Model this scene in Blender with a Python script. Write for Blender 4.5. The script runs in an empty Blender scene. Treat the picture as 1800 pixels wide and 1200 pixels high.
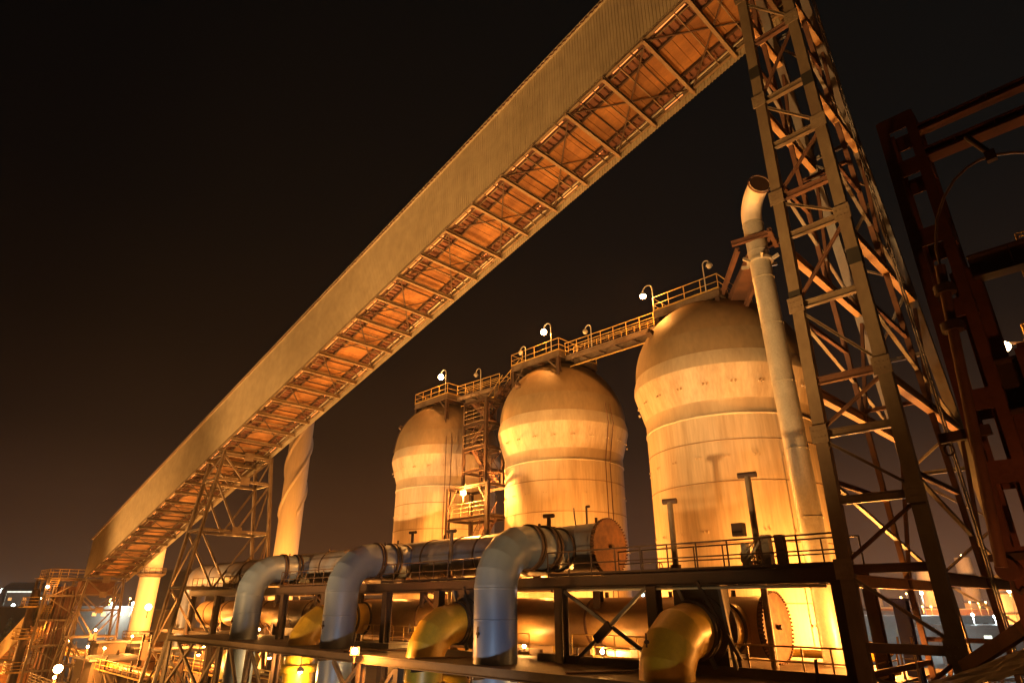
import bpy, math, random
from math import sin, cos, pi, radians, hypot, atan2, sqrt
from mathutils import Vector, Matrix
random.seed(7)
S = bpy.context.scene
COL = S.collection

# ------------------------------------------------------------------ camera
F_PX, AZ = 1085.0, radians(44.5)
PITCH = math.atan(460 / F_PX)
cd = bpy.data.cameras.new('camera'); cam = bpy.data.objects.new('camera', cd); COL.objects.link(cam)
cd.sensor_width = 36; cd.sensor_fit = 'HORIZONTAL'; cd.lens = 36 * F_PX / 1800
cd.clip_start = 0.1; cd.clip_end = 6000
fwd = Vector((-cos(AZ) * cos(PITCH), sin(AZ) * cos(PITCH), sin(PITCH)))
cam.rotation_euler = fwd.to_track_quat('-Z', 'Y').to_euler()
S.camera = cam

# ------------------------------------------------------------------ world: night sky with town glow near the horizon
w = bpy.data.worlds.new('World'); S.world = w; w.use_nodes = True
nt = w.node_tree; nt.nodes.clear()
out = nt.nodes.new('ShaderNodeOutputWorld'); bg = nt.nodes.new('ShaderNodeBackground')
geo = nt.nodes.new('ShaderNodeTexCoord'); sep = nt.nodes.new('ShaderNodeSeparateXYZ')
rmp = nt.nodes.new('ShaderNodeValToRGB')
nt.links.new(geo.outputs['Generated'], sep.inputs[0]); nt.links.new(sep.outputs['Z'], rmp.inputs[0])
el = rmp.color_ramp.elements
el[0].position = 0.0; el[0].color = (0.105, 0.042, 0.018, 1)
el[1].position = 1.0; el[1].color = (0.0016, 0.0021, 0.0021, 1)
for p_, c_ in ((0.10, (0.062, 0.0235, 0.0105)), (0.22, (0.020, 0.0092, 0.0050)), (0.36, (0.0075, 0.0046, 0.0033)), (0.52, (0.0032, 0.0032, 0.0030))):
    e_ = el.new(p_); e_.color = (*c_, 1)
dt = nt.nodes.new('ShaderNodeVectorMath'); dt.operation = 'DOT_PRODUCT'; dt.inputs[1].default_value = (0.70, 0.71, 0)
nt.links.new(geo.outputs['Generated'], dt.inputs[0])
mr = nt.nodes.new('ShaderNodeMapRange'); mr.inputs[1].default_value = -.7; mr.inputs[2].default_value = .6; mr.inputs[3].default_value = .45; mr.inputs[4].default_value = 1.25
nt.links.new(dt.outputs['Value'], mr.inputs[0])
vm = nt.nodes.new('ShaderNodeVectorMath'); vm.operation = 'SCALE'; nt.links.new(rmp.outputs[0], vm.inputs[0]); nt.links.new(mr.outputs[0], vm.inputs['Scale'])
nt.links.new(vm.outputs[0], bg.inputs[0]); bg.inputs[1].default_value = 1.0
nt.links.new(bg.outputs[0], out.inputs[0])
S.view_settings.view_transform = 'Standard'; S.view_settings.look = 'None'
S.view_settings.exposure = 0.0; S.view_settings.gamma = 1.0
S.render.engine = 'CYCLES'
S.cycles.use_denoising = True
S.cycles.max_bounces = 5; S.cycles.diffuse_bounces = 3; S.cycles.glossy_bounces = 3
S.cycles.sample_clamp_indirect = 4.0
S.cycles.use_light_tree = True
GROUND = -14.0
SOD = (1.0, 0.355, 0.058)      # sodium lamp light
WRM = (1.0, 0.62, 0.30)
COOL = (0.75, 0.95, 1.0)

# ------------------------------------------------------------------ materials
def mat(name, base, rough=0.6, metal=0.0, second=None, amount=0.5, scale=1.2, stretch=(1, 1, 1), bump=0.0, fine=0.25, spec=None, sharp=0.25):
    m = bpy.data.materials.new(name); m.use_nodes = True
    n = m.node_tree.nodes; l = m.node_tree.links; b = n['Principled BSDF']
    tc = n.new('ShaderNodeTexCoord'); mp = n.new('ShaderNodeMapping'); mp.inputs['Scale'].default_value = stretch
    l.new(tc.outputs['Object'], mp.inputs[0])
    n1 = n.new('ShaderNodeTexNoise'); n1.inputs['Scale'].default_value = scale; n1.inputs['Detail'].default_value = 8; n1.inputs['Roughness'].default_value = 0.62
    l.new(mp.outputs[0], n1.inputs['Vector'])
    r = n.new('ShaderNodeValToRGB'); r.color_ramp.elements[0].position = 0.5 - sharp + (0.5 - amount) * .5; r.color_ramp.elements[1].position = 0.5 + sharp * .6 + (0.5 - amount) * .5
    r.color_ramp.elements[0].color = (*base, 1)
    s = second or tuple(c * 0.6 for c in base); r.color_ramp.elements[1].color = (*s, 1)
    l.new(n1.outputs['Fac'], r.inputs[0])
    n2 = n.new('ShaderNodeTexNoise'); n2.inputs['Scale'].default_value = scale * 9; n2.inputs['Detail'].default_value = 5
    l.new(mp.outputs[0], n2.inputs['Vector'])
    mx = n.new('ShaderNodeMix'); mx.data_type = 'RGBA'; mx.blend_type = 'MULTIPLY'; mx.inputs[0].default_value = fine
    l.new(r.outputs[0], mx.inputs[6]); l.new(n2.outputs['Fac'], mx.inputs[7])
    l.new(mx.outputs[2], b.inputs['Base Color'])
    rr = n.new('ShaderNodeMapRange'); rr.inputs[3].default_value = max(rough - .12, .05); rr.inputs[4].default_value = min(rough + .18, 1)
    l.new(n2.outputs['Fac'], rr.inputs[0]); l.new(rr.outputs[0], b.inputs['Roughness'])
    b.inputs['Metallic'].default_value = metal
    if bump:
        bp = n.new('ShaderNodeBump'); bp.inputs['Strength'].default_value = bump; bp.inputs['Distance'].default_value = 0.03
        l.new(n2.outputs['Fac'], bp.inputs['Height']); l.new(bp.outputs[0], b.inputs['Normal'])
    return m

def glow(name, col, strength):
    m = bpy.data.materials.new(name); m.use_nodes = True; b = m.node_tree.nodes['Principled BSDF']
    b.inputs['Base Color'].default_value = (*col, 1); b.inputs['Emission Color'].default_value = (*col, 1); b.inputs['Emission Strength'].default_value = strength
    return m

M = dict(
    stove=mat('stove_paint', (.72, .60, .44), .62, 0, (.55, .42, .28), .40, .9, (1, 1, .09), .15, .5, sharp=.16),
    neck=mat('stove_neck_shaded_paint', (.52, .43, .30), .62, 0, (.38, .29, .19), .5, .7, (1, 1, .2), .15, .35),  # darker than the shell: shade of the recess put into the colour
    belt=mat('stove_belt_shaded_paint', (.60, .51, .37), .6, 0, (.44, .35, .24), .5, .7, (1, 1, .2), .15, .35),  # shade above the flared cone put into the belt colour
    dome=mat('stove_dome_shaded_paint', (.37, .26, .135), .62, 0, (.23, .15, .075), .55, .5, (1, 1, .5), .2, .4),  # shade of the dome above the low lamps put into its colour
    domeband=mat('stove_dome_band_shaded_paint', (.34, .25, .14), .62, 0, (.24, .17, .095), .5, .6, (1, 1, .4), .2, .4),  # carries the same painted dome shade
    seam=mat('weld_seam', (.66, .56, .42), .6),
    blue=mat('blue_grey_pipe_cladding', (.14, .20, .33), .38, .15, (.12, .165, .26), .5, .5, (1, 1, .5), .03, .12),
    bluerust=mat('blue_grey_header_paint', (.17, .22, .34), .42, .1, (.20, .15, .12), .42, .6, (1, 1, 1), .1, .35),
    yellow=mat('yellow_gas_pipe_paint', (.62, .40, .03), .36, .05, (.44, .27, .03), .5, .8, (1, 1, 1), .08, .3),
    header=mat('brown_gas_header_paint', (.52, .33, .13), .42, .1, (.34, .19, .08), .5, .7, (.6, 1, 1), .1, .4),
    oxide=mat('oxide_red_flange', (.17, .07, .024), .75, 0, (.09, .035, .015), .5, 2.6, (1, 1, 1), .3, .5, sharp=.15),
    oxide2=mat('tan_rusty_flange', (.24, .12, .05), .75, 0, (.13, .055, .025), .5, 2.4, (1, 1, 1), .3, .5, sharp=.15),
    rust=mat('rusty_steel', (.19, .085, .045), .8, .1, (.10, .045, .028), .5, 1.5, (1, 1, 1), .3, .4),
    dark=mat('dark_steel', (.034, .020, .014), .7, .1, (.06, .028, .015), .55, 1.4, (1, 1, 1), .2, .3),
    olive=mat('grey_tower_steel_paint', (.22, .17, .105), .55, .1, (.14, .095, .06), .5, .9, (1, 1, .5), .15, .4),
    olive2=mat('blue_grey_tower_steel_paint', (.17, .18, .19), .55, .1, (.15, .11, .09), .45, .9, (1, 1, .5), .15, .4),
    splice=mat('black_splice_paint', (.03, .026, .022), .6, .1),
    steel=mat('grey_trestle_steel', (.25, .195, .15), .5, .25, (.13, .085, .055), .5, 1.1, (1, 1, 1), .15, .4),
    galv=mat('galvanised_pipe', (.62, .59, .50), .42, .3, (.48, .44, .36), .5, 2.0, (1, 1, .6), .08, .4),
    panel=mat('gallery_sheet', (.60, .49, .32), .55, .1, (.47, .37, .23), .5, .5, (.35, 1, .3), .05, .45),
    plank=mat('gallery_floor_plate', (.43, .20, .06), .8, 0, (.18, .075, .025), .5, .8, (.5, 1, 1), .25, .5),
    tread=mat('gallery_rusty_tread', (.22, .09, .05), .8, .1, (.12, .05, .035), .5, 1.6, (1, 1, 1), .25, .4),
    beam=mat('gallery_beam_paint', (.24, .185, .12), .6, .1, (.15, .10, .06), .5, 1.1, (1, 1, 1), .2, .4),
    yrail=mat('yellow_railing_paint', (.58, .38, .09), .5, 0, (.4, .24, .07), .4, 2.0),
    brail=mat('brown_railing_paint', (.07, .035, .022), .6, .1),
    grate=mat('deck_checker_plate', (.13, .095, .07), .62, .3, (.07, .045, .035), .5, 1.1, (1, 1, 1), .35, .5),
    fascia=mat('deck_edge_beam_paint', (.24, .165, .10), .6, .1, (.12, .07, .04), .5, 1.1, (.5, 1, 1), .2, .5),
    conc=mat('concrete', (.34, .30, .25), .9, 0, (.22, .19, .15), .5, .35, (1, 1, 1), .3, .4),
    chim=mat('chimney_paint', (.78, .70, .58), .5, .05, (.66, .56, .44), .45, .5, (1, 1, .12), .05, .2),
    bluecol=mat('blue_painted_column', (.03, .06, .34), .45, 0, (.03, .04, .2), .4, 1.5),
    frame=mat('red_lead_frame', (.20, .07, .04), .8, .1, (.09, .03, .02), .5, 1.2, (1, 1, 1), .35, .4),
    ground=mat('ground_dirt', (.11, .085, .065), .95, 0, (.055, .045, .038), .5, .03, (1, 1, 1), .3, .5),
    bld=mat('far_building_wall', (.24, .18, .13), .85, 0, (.16, .12, .09), .5, .15),
    roof=mat('far_roof_sheet', (.30, .27, .25), .6, .2, (.2, .17, .15), .5, .2),
    litbeam=mat('side_beam_painted_lamplight', (.52, .34, .17), .6, .05, (.36, .21, .10), .5, 1.0, (1, 1, 1), .15, .4),  # paler than the other beams: lamp light put into the colour
    weld=mat('grimy_weld_line', (.42, .31, .19), .7, 0, (.26, .17, .10), .5, .9, (1, 1, 1), .0, .4),
    leaf=mat('far_scrub', (.05, .08, .04), .9, 0, (.03, .04, .02), .5, .3),
    g_sod=glow('sodium_bulb', (1.0, .62, .25), 60),
    g_sod2=glow('small_sodium_bulb', (1.0, .50, .16), 14),
    g_cool=glow('mercury_bulb', (.75, 1.0, .92), 22),
    g_white=glow('floodlit_lens', (.85, 1.0, .88), 30),
    g_tube=glow('glowing_tube', (1.0, .36, .10), 1.15),
    g_win=glow('lit_window', (.95, 1.0, .80), 1.6),
    g_winw=glow('warm_lit_window', (1.0, .45, .12), .9),
    g_yel=glow('backlit_yellow_box', (1.0, .75, .05), 1.2),
)

# ------------------------------------------------------------------ mesh builder
class MB:
    def __init__(s): s.v = []; s.f = []; s.s = []
    def add(s, vs, fs, sm=False):
        b = len(s.v); s.v += [tuple(v) for v in vs]; s.f += [tuple(i + b for i in f) for f in fs]; s.s += [sm] * len(fs)
        return s
    def box(s, x0, x1, y0, y1, z0, z1):
        return s.add([(x0, y0, z0), (x1, y0, z0), (x1, y1, z0), (x0, y1, z0), (x0, y0, z1), (x1, y0, z1), (x1, y1, z1), (x0, y1, z1)],
              [(0, 3, 2, 1), (4, 5, 6, 7), (0, 1, 5, 4), (1, 2, 6, 5), (2, 3, 7, 6), (3, 0, 4, 7)])
    def frame_(s, p, q, up):
        p = Vector(p); q = Vector(q); d = (q - p).normalized(); up = Vector(up)
        if abs(d.dot(up)) > .97: up = Vector((0, 1, 0)) if abs(d.y) < .9 else Vector((1, 0, 0))
        sd = d.cross(up).normalized(); u = sd.cross(d).normalized()
        return p, q, sd, u
    def prism(s, p, q, prof, up=(0, 0, 1)):
        p, q, sd, u = s.frame_(p, q, up); n = len(prof)
        vs = [p + sd * a + u * b for a, b in prof] + [q + sd * a + u * b for a, b in prof]
        fs = [(i, (i + 1) % n, (i + 1) % n + n, i + n) for i in range(n)] + [tuple(range(n))[::-1], tuple(range(n, 2 * n))]
        return s.add(vs, fs)
    def beam(s, p, q, w, h, up=(0, 0, 1)):
        a, b = w / 2, h / 2
        return s.prism(p, q, [(-a, -b), (a, -b), (a, b), (-a, b)], up)
    def ibeam(s, p, q, w, h, t=.03, up=(0, 0, 1)):
        a, b = w / 2, h / 2; k = t / 2
        return s.prism(p, q, [(-a, -b), (a, -b), (a, -b + t), (k, -b + t), (k, b - t), (a, b - t), (a, b), (-a, b), (-a, b - t), (-k, b - t), (-k, -b + t), (-a, -b + t)], up)
    def angle(s, p, q, w, t=.02, up=(0, 0, 1)):
        return s.prism(p, q, [(0, 0), (w, 0), (w, t), (t, t), (t, w), (0, w)], up)
    def tube(s, pts, r, n=12, cap=True, closed=False, smooth=True, r2=None, facet=False):
        pts = [Vector(p) for p in pts]; m = len(pts); rings = []
        dirs = []
        for i in range(m):
            a = pts[i] - pts[i - 1] if i else pts[1] - pts[0]
            b = pts[i + 1] - pts[i] if i < m - 1 else pts[i] - pts[i - 1]
            dirs.append((a.normalized(), b.normalized()))
        d0 = dirs[0][1]; up = Vector((0, 0, 1)) if abs(d0.z) < .9 else Vector((0, 1, 0))
        u = (up - d0 * up.dot(d0)).normalized()
        prev = d0
        for i in range(m):
            a, b = dirs[i]
            u = a.rotation_difference(a) @ u
            u = prev.rotation_difference(a) @ u; prev = a
            v = a.cross(u)
            nrm = (a + b)
            nrm = nrm.normalized() if nrm.length > 1e-4 else a
            rr = r if r2 is None else r + (r2 - r) * i / (m - 1)
            ring = []
            for k in range(n):
                t = 2 * pi * k / n; o = u * cos(t) * rr + v * sin(t) * rr
                # slide along a on to the mitre plane
                dd = a.dot(nrm); o = o - a * (o.dot(nrm) / dd) if abs(dd) > .2 else o
                ring.append(pts[i] + o)
            rings.append(ring)
        base = len(s.v)
        if facet:
            for i in range(m - 1):
                b = len(s.v)
                for ring in (rings[i], rings[i + 1]): s.v += [tuple(x) for x in ring]
                for k in range(n): s.f.append((b + k, b + (k + 1) % n, b + n + (k + 1) % n, b + n + k)); s.s.append(True)
            return s
        for ring in rings: s.v += [tuple(x) for x in ring]
        for i in range(m - 1):
            for k in range(n):
                k2 = (k + 1) % n
                s.f.append((base + i * n + k, base + i * n + k2, base + (i + 1) * n + k2, base + (i + 1) * n + k)); s.s.append(smooth)
        if cap:
            for ring, rev in ((rings[0], True), (rings[-1], False)):
                b2 = len(s.v); s.v += [tuple(x) for x in ring]; idx = tuple(range(b2, b2 + n)); s.f.append(idx[::-1] if rev else idx); s.s.append(False)
        return s
    def lathe(s, cx, cy, prof, n=64, smooth=True, cap=True):
        base = len(s.v)
        for r, z in prof:
            for k in range(n): s.v.append((cx + r * cos(2 * pi * k / n), cy + r * sin(2 * pi * k / n), z))
        for i in range(len(prof) - 1):
            for k in range(n):
                k2 = (k + 1) % n
                s.f.append((base + i * n + k, base + i * n + k2, base + (i + 1) * n + k2, base + (i + 1) * n + k)); s.s.append(smooth)
        if cap:
            b2 = len(s.v); top = len(prof) - 1
            for k in range(n): s.v.append(s.v[base + top * n + k])
            s.f.append(tuple(range(b2, b2 + n))); s.s.append(False)
        return s
    def ball(s, c, r, n=12, sz=1.0):
        prof = [(max(r * sin(pi * i / 8), 1e-3), c[2] - r * sz * cos(pi * i / 8)) for i in range(9)]
        return s.lathe(c[0], c[1], prof, n)
    def build(s, name, m, parent=None, loc=None):
        off = Vector(parent['_loc']) if parent is not None and '_loc' in parent else Vector((0, 0, 0))
        if parent is None and loc is not None: off = Vector(loc)
        me = bpy.data.meshes.new(name); me.from_pydata([(x - off.x, y - off.y, z - off.z) for x, y, z in s.v], [], s.f)
        me.polygons.foreach_set('use_smooth', s.s); me.materials.append(M[m] if isinstance(m, str) else m); me.update()
        o = bpy.data.objects.new(name, me); COL.objects.link(o)
        if parent is not None:
            o.parent = parent
            if '_loc' in parent: o['_loc'] = parent['_loc']
        elif loc is not None: o.location = loc; o['_loc'] = loc
        return o

def thing(name, label, cat, loc=(0, 0, 0), group=None):
    o = bpy.data.objects.new(name, None); COL.objects.link(o); o.location = loc; o['_loc'] = tuple(float(c) for c in loc)
    o.empty_display_size = .3
    o['label'] = label; o['category'] = cat
    if group: o['group'] = group
    return o
def tag(o, label, cat, group=None, kind=None):
    o['label'] = label; o['category'] = cat
    if group: o['group'] = group
    if kind: o['kind'] = kind
    return o
LM, LS = 4.2, 11.5   # sodium lamps / floodlight masts
def light(parent, p, power, col=SOD, size=.25, kind='POINT', target=None, angle=100, blend=.6):
    ld = bpy.data.lights.new('lamp_light', kind); ld.energy = power * (LM if kind == 'POINT' else LS); ld.color = col; ld.shadow_soft_size = size
    o = bpy.data.objects.new('lamp_light', ld); COL.objects.link(o)
    off = Vector(parent['_loc']) if parent is not None else Vector((0, 0, 0))
    o.parent = parent; o.location = Vector(p) - off
    if kind == 'SPOT':
        ld.spot_size = radians(angle); ld.spot_blend = blend
        o.rotation_euler = (Vector(target) - Vector(p)).to_track_quat('-Z', 'Y').to_euler()
    return o
def arc(c, a, b, r, n):
    """points of a quarter bend centred on c from direction a to direction b (unit vectors)"""
    a = Vector(a); b = Vector(b); c = Vector(c)
    return [c + a * r * cos(pi / 2 * i / n) + b * r * sin(pi / 2 * i / n) for i in range(n + 1)]
def rail(parent, pts, m, h=1.0, step=1.5, r=.028, toe=True, mid=1):
    """railing along a polyline: top rail, mid rail, toe board and single posts"""
    t = MB(); md = MB(); tb = MB()
    P = [Vector(p) for p in pts]; U = Vector((0, 0, h))
    t.tube([p + U for p in P], r, 6); t.build('top_rail', m, parent)
    for k in range(mid): md.tube([p + U * ((k + 1) / (mid + 1)) for p in P], r * .8, 6)
    md.build('mid_rail', m, parent)
    if toe:
        for a, b in zip(P[:-1], P[1:]): tb.beam(a + Vector((0, 0, .07)), b + Vector((0, 0, .07)), .012, .13)
        tb.build('toe_board', m, parent)
    for i, (a, b) in enumerate(zip(P[:-1], P[1:])):
        L = (b - a).length; n = max(1, round(L / step))
        for k in range(n + (1 if i == len(P) - 2 else 0)):
            q = a.lerp(b, k / n); MB().tube([q, q + U], r, 6).build('post', m, parent)
def member(parent, name, p, q, m, w=.16, h=.2, kind='i', up=(0, 0, 1), t=.025):
    b = MB()
    if kind == 'i': b.ibeam(p, q, w, h, t, up)
    elif kind == 'a': b.angle(p, q, w, t, up)
    elif kind == 't': b.tube([p, q], w / 2, 8)
    else: b.beam(p, q, w, h, up)
    return b.build(name, m, parent)

# ------------------------------------------------------------------ setting
g = MB(); g.add([(-3000, -600, GROUND), (600, -600, GROUND), (600, 3000, GROUND), (-3000, 3000, GROUND)], [(0, 1, 2, 3)])
o = g.build('ground', 'ground'); o['kind'] = 'structure'

# ------------------------------------------------------------------ hot stoves
def stove(X, Y, R, label, dz=0.0, seedn=0):
    t = thing('hot_stove', label, 'hot stove', (X, Y, GROUND), 'domed hot stoves in a row')
    K = 1.115 * R
    sh = MB(); sh.lathe(X, Y, [(R * 1.0, GROUND), (R, 8.72)], 96, cap=False)
    for z in (-9, -6, -3, 0, 2.6, 5.4, 7.4):   # plate seams: slightly proud rings
        MB().lathe(X, Y, [(R, z - .03), (R + .012, z - .02), (R + .012, z + .02), (R, z + .03)], 96, cap=False).build('weld_line', 'weld', t)
    for z in (-.9, 3.1, 6.6):             # lifting lugs
        for k in range(20):
            a = 2 * pi * (k + .3) / 20; c, s_ = cos(a), sin(a)
            for da in (-.022, .022):
                ax = X + cos(a + da) * (R + .03); ay = Y + sin(a + da) * (R + .03)
                sh.beam((ax - .0 * c, ay, z), (ax + c * .05, ay + s_ * .05, z), .05, .10)
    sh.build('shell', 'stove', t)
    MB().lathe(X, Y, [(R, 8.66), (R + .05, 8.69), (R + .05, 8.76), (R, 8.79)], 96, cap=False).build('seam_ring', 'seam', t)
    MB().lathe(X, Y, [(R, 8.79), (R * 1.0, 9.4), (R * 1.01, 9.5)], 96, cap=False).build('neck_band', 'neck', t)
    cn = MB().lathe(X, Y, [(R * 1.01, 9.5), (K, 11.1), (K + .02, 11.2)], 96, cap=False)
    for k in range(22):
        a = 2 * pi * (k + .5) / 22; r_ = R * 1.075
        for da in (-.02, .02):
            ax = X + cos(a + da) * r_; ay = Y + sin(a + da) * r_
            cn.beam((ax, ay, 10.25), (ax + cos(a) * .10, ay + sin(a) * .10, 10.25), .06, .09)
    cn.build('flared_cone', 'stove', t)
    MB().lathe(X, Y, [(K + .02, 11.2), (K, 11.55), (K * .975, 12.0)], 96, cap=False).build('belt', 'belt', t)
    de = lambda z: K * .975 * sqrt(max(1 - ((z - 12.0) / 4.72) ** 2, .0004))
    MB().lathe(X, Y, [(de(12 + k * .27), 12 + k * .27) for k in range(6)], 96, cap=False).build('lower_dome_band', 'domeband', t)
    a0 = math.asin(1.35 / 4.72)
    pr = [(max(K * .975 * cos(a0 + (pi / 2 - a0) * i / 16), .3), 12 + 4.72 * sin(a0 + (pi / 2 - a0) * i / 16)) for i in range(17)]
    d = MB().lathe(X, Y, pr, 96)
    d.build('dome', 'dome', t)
    MB().lathe(X, Y, [(.9, 16.2), (.9, 17.0), (1.05, 17.0), (1.05, 17.15), (.05, 17.15)], 24).build('top_manhole', 'dark', t)
    ld = MB(); la = -.75 + seedn; 
    for da in (-.045, .045): ld.tube([(X + cos(la + da) * (R + .28), Y + sin(la + da) * (R + .28), z) for z in (GROUND, 8.6)] + [(X + cos(la + da) * (K + .3), Y + sin(la + da) * (K + .3), 11.2), (X + cos(la + da) * (K + .1), Y + sin(la + da) * (K + .1), 12.6)], .03, 6)
    ld.build('ladder_rails', 'rust', t)
    # a small bracket on the dome
    a = -2.3 + seedn; b = MB(); rr = K * .80
    b.beam((X + cos(a) * rr, Y + sin(a) * rr, 14.2), (X + cos(a) * (rr + .55), Y + sin(a) * (rr + .55), 14.5), .22, .30)
    b.beam((X + cos(a) * (rr + .1), Y + sin(a) * (rr + .1), 14.0), (X + cos(a) * (rr + .5), Y + sin(a) * (rr + .5), 14.35), .5, .08)
    b.build('dome_bracket', 'dark', t)
    return t
stove(-15.7, 32.4, 4.43, 'largest looking domed cream stove, nearest, behind the tall bent pipe', seedn=.25)
stove(-29.1, 33.8, 4.23, 'middle domed cream stove between the stair tower and the nearest stove', seedn=.6)
st1 = stove(-42.8, 34.0, 4.25, 'farthest domed cream stove, smallest looking, left of the stair tower', seedn=.1)
b = MB(); 
pts = []
for i in range(9):
    a = i / 8 * .8; K = 1.115 * 4.25
    z = 12 + 4.72 * sin(.3 + a * 1.2); r_ = K * .975 * cos(.3 + a * 1.2) + .03
    pts.append((-42.8 + cos(-2.05) * r_, 34 + sin(-2.05) * r_, z))
pts.insert(0, (-42.8 + cos(-2.05) * K, 34 + sin(-2.05) * K, 12.0))
b.tube(pts, .06, 6).build('dome_cable', 'dark', st1)

# top platforms of the stoves
def platform(X0, X1, Y0, Y1, z, dome, label, skip=()):
    cx, cy = dome
    t = thing('access_platform', label, 'platform', ((X0 + X1) / 2, (Y0 + Y1) / 2, z), 'platforms on the stove tops')
    d = MB(); d.box(X0 + .1, X1 - .1, Y0 + .1, Y1 - .1, z - .05, z); d.build('floor_plate', 'grate', t)
    for (p, q) in (((X0, Y0), (X1, Y0)), ((X1, Y0), (X1, Y1)), ((X1, Y1), (X0, Y1)), ((X0, Y1), (X0, Y0))):
        member(t, 'edge_beam', (p[0], p[1], z - .22), (q[0], q[1], z - .22), 'steel', .16, .42)
    for k in range(1, 4):
        x = X0 + (X1 - X0) * k / 4; member(t, 'joist', (x, Y0, z - .2), (x, Y1, z - .2), 'rust', .1, .28)
    for (x, y) in ((X0 + .15, Y0 + .12), (X1 - .15, Y0 + .12), (X1 - .15, Y1 - .15), (X0 + .15, Y1 - .15)):
        r_ = hypot(x - cx, y - cy); 
        zz = 14.9 if r_ < 3 else 13.9
        if r_ > 3.9: zz = 12.8
        member(t, 'support_post', (x, y, zz), (x, y, z - .4), 'dark', .26, .26, up=(0, 1, 0))
        sx = 1 if x < cx else -1
        member(t, 'knee_brace', (x, y, z - 1.5), (x + sx * 1.1, y, z - .42), 'steel', .09, .09, 'a')
    rail(t, [(X0, Y1, z), (X0, Y0, z), (X1, Y0, z), (X1, Y1, z)], 'yrail', .95, 1.15)
    return t
platform(-18.0, -13.75, 29.7, 34.0, 16.2, (-15.7, 32.4), 'railed platform on top of the nearest stove')
platform(-31.5, -26.7, 30.9, 35.2, 16.6, (-29.1, 33.8), 'railed platform on top of the middle stove')
platform(-44.2, -39.6, 31.2, 35.6, 16.45, (-42.8, 34.0), 'railed platform on top of the farthest stove')
def bridge(p, q, wd, label):
    t = thing('walkway_bridge', label, 'walkway', p, 'footbridges between the stove tops')
    p = Vector(p); q = Vector(q); n = Vector((0, wd, 0))
    MB().beam(p + n / 2, q + n / 2, wd, .05).build('floor_plate', 'grate', t)
    for k in (0, 1):
        a = p + n * k; b_ = q + n * k
        member(t, 'edge_beam', a - Vector((0, 0, .2)), b_ - Vector((0, 0, .2)), 'steel', .14, .36)
        rail(t, [a, b_], 'yrail', .95, 1.1, toe=False, mid=2)
    L = (q - p).length
    for i in range(1, int(L / 1.4)):
        c = p.lerp(q, i / int(L / 1.4)); member(t, 'cross_member', c - Vector((0, 0, .34)), c + n - Vector((0, 0, .34)), 'steel', .1, .12)
    MB().tube([p + n * .5 - Vector((0, .0, .7)), q + n * .5 - Vector((0, 0, .7))], .05, 6).build('slung_pipe', 'yrail', t)
    return t
bridge((-26.6, 31.5, 16.3), (-18.1, 31.5, 16.2), .95, 'railed footbridge spanning from the middle stove top to the nearest one')
bridge((-39.5, 32.2, 16.3), (-34.2, 32.2, 16.15), .95, 'railed footbridge beside the farthest stove top leading to the stair')
def stair(parent, p, q, wd, m='rust', n=None, name='stair_flight', railm=None):
    """open stair flight: two stringers and treads in one mesh, width along y"""
    p = Vector(p); q = Vector(q); b = MB(); y = Vector((0, wd, 0))
    b.beam(p, q, .05, .22); b.beam(p + y, q + y, .05, .22)
    n = n or max(4, int(abs(q.z - p.z) / .22))
    for i in range(n + 1):
        c = p.lerp(q, i / n); b.box(c.x - .12, c.x + .12, c.y + .02, c.y + wd - .02, c.z - .02, c.z + .02)
    o = b.build(name, m, parent)
    if railm:
        r_ = MB()
        for yy in (0, wd):
            o2 = Vector((0, yy, 0)); r_.tube([p + o2 + Vector((0, 0, .95)), q + o2 + Vector((0, 0, .95))], .03, 6)
            for i in range(0, n + 1, 4):
                c = p.lerp(q, i / n) + o2; r_.tube([c, c + Vector((0, 0, .95))], .025, 6)
        r_.build('hand_rail', railm, o)
    return o
t = thing('steel_stair', 'dark open stair climbing to the middle stove top platform', 'stair', (-34.2, 32.2, 15.4))
stair(t, (-34.3, 32.2, 15.2), (-31.9, 32.2, 16.75), .95, 'rust', railm='yrail')
stair(t, (-34.6, 31.0, 13.6), (-32.6, 31.0, 15.3), .8, 'rust', railm='yrail')
member(t, 'hanger', (-33.0, 32.2, 15.8), (-33.0, 32.2, 13.6), 'dark', .12, .12)

# stair tower between the farthest and the middle stove
t = thing('stair_tower', 'tall dark steel stair tower between the farthest and middle stoves', 'stair tower', (-34, 29.8, GROUND))
def sq(X0, X1, Y0, Y1, z0, z1, m, wd):
    for x in (X0, X1):
        for y in (Y0, Y1): member(t, 'corner_post', (x, y, z0), (x, y, z1), m, wd, wd, up=(0, 1, 0), t=.03)
sq(-35.9, -31.7, 28.8, 31.0, GROUND, 7.7, 'dark', .26)
sq(-34.9, -32.5, 29.3, 31.0, 7.7, 14.1, 'dark', .2)
for z, X0, X1, Y0, Y1 in ((7.6, -35.9, -31.7, 28.8, 31.0), (5.45, -35.9, -31.7, 28.8, 31.0), (1.6, -35.9, -31.7, 28.8, 31.0), (14.0, -34.9, -32.5, 29.3, 31.0), (12.2, -34.9, -32.5, 29.3, 31.0), (10.4, -34.9, -32.5, 29.3, 31.0), (8.8, -34.9, -32.5, 29.3, 31.0)):
    for p, q in (((X0, Y0), (X1, Y0)), ((X1, Y0), (X1, Y1)), ((X1, Y1), (X0, Y1)), ((X0, Y1), (X0, Y0))):
        member(t, 'ring_beam', (p[0], p[1], z), (q[0], q[1], z), 'dark', .14, .2)
for z in (5.5, 10.45, 12.25):
    x0, x1 = (-35.8, -31.8) if z < 8 else (-34.8, -32.6)
    MB().box(x0, x1, 29.1, 30.9, z + .1, z + .15).build('landing', 'grate', t)
    rail(t, [(x0, 29.1, z + .15), (x1, 29.1, z + .15)], 'beam', .9, .9, .022, toe=False, mid=2)
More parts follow.
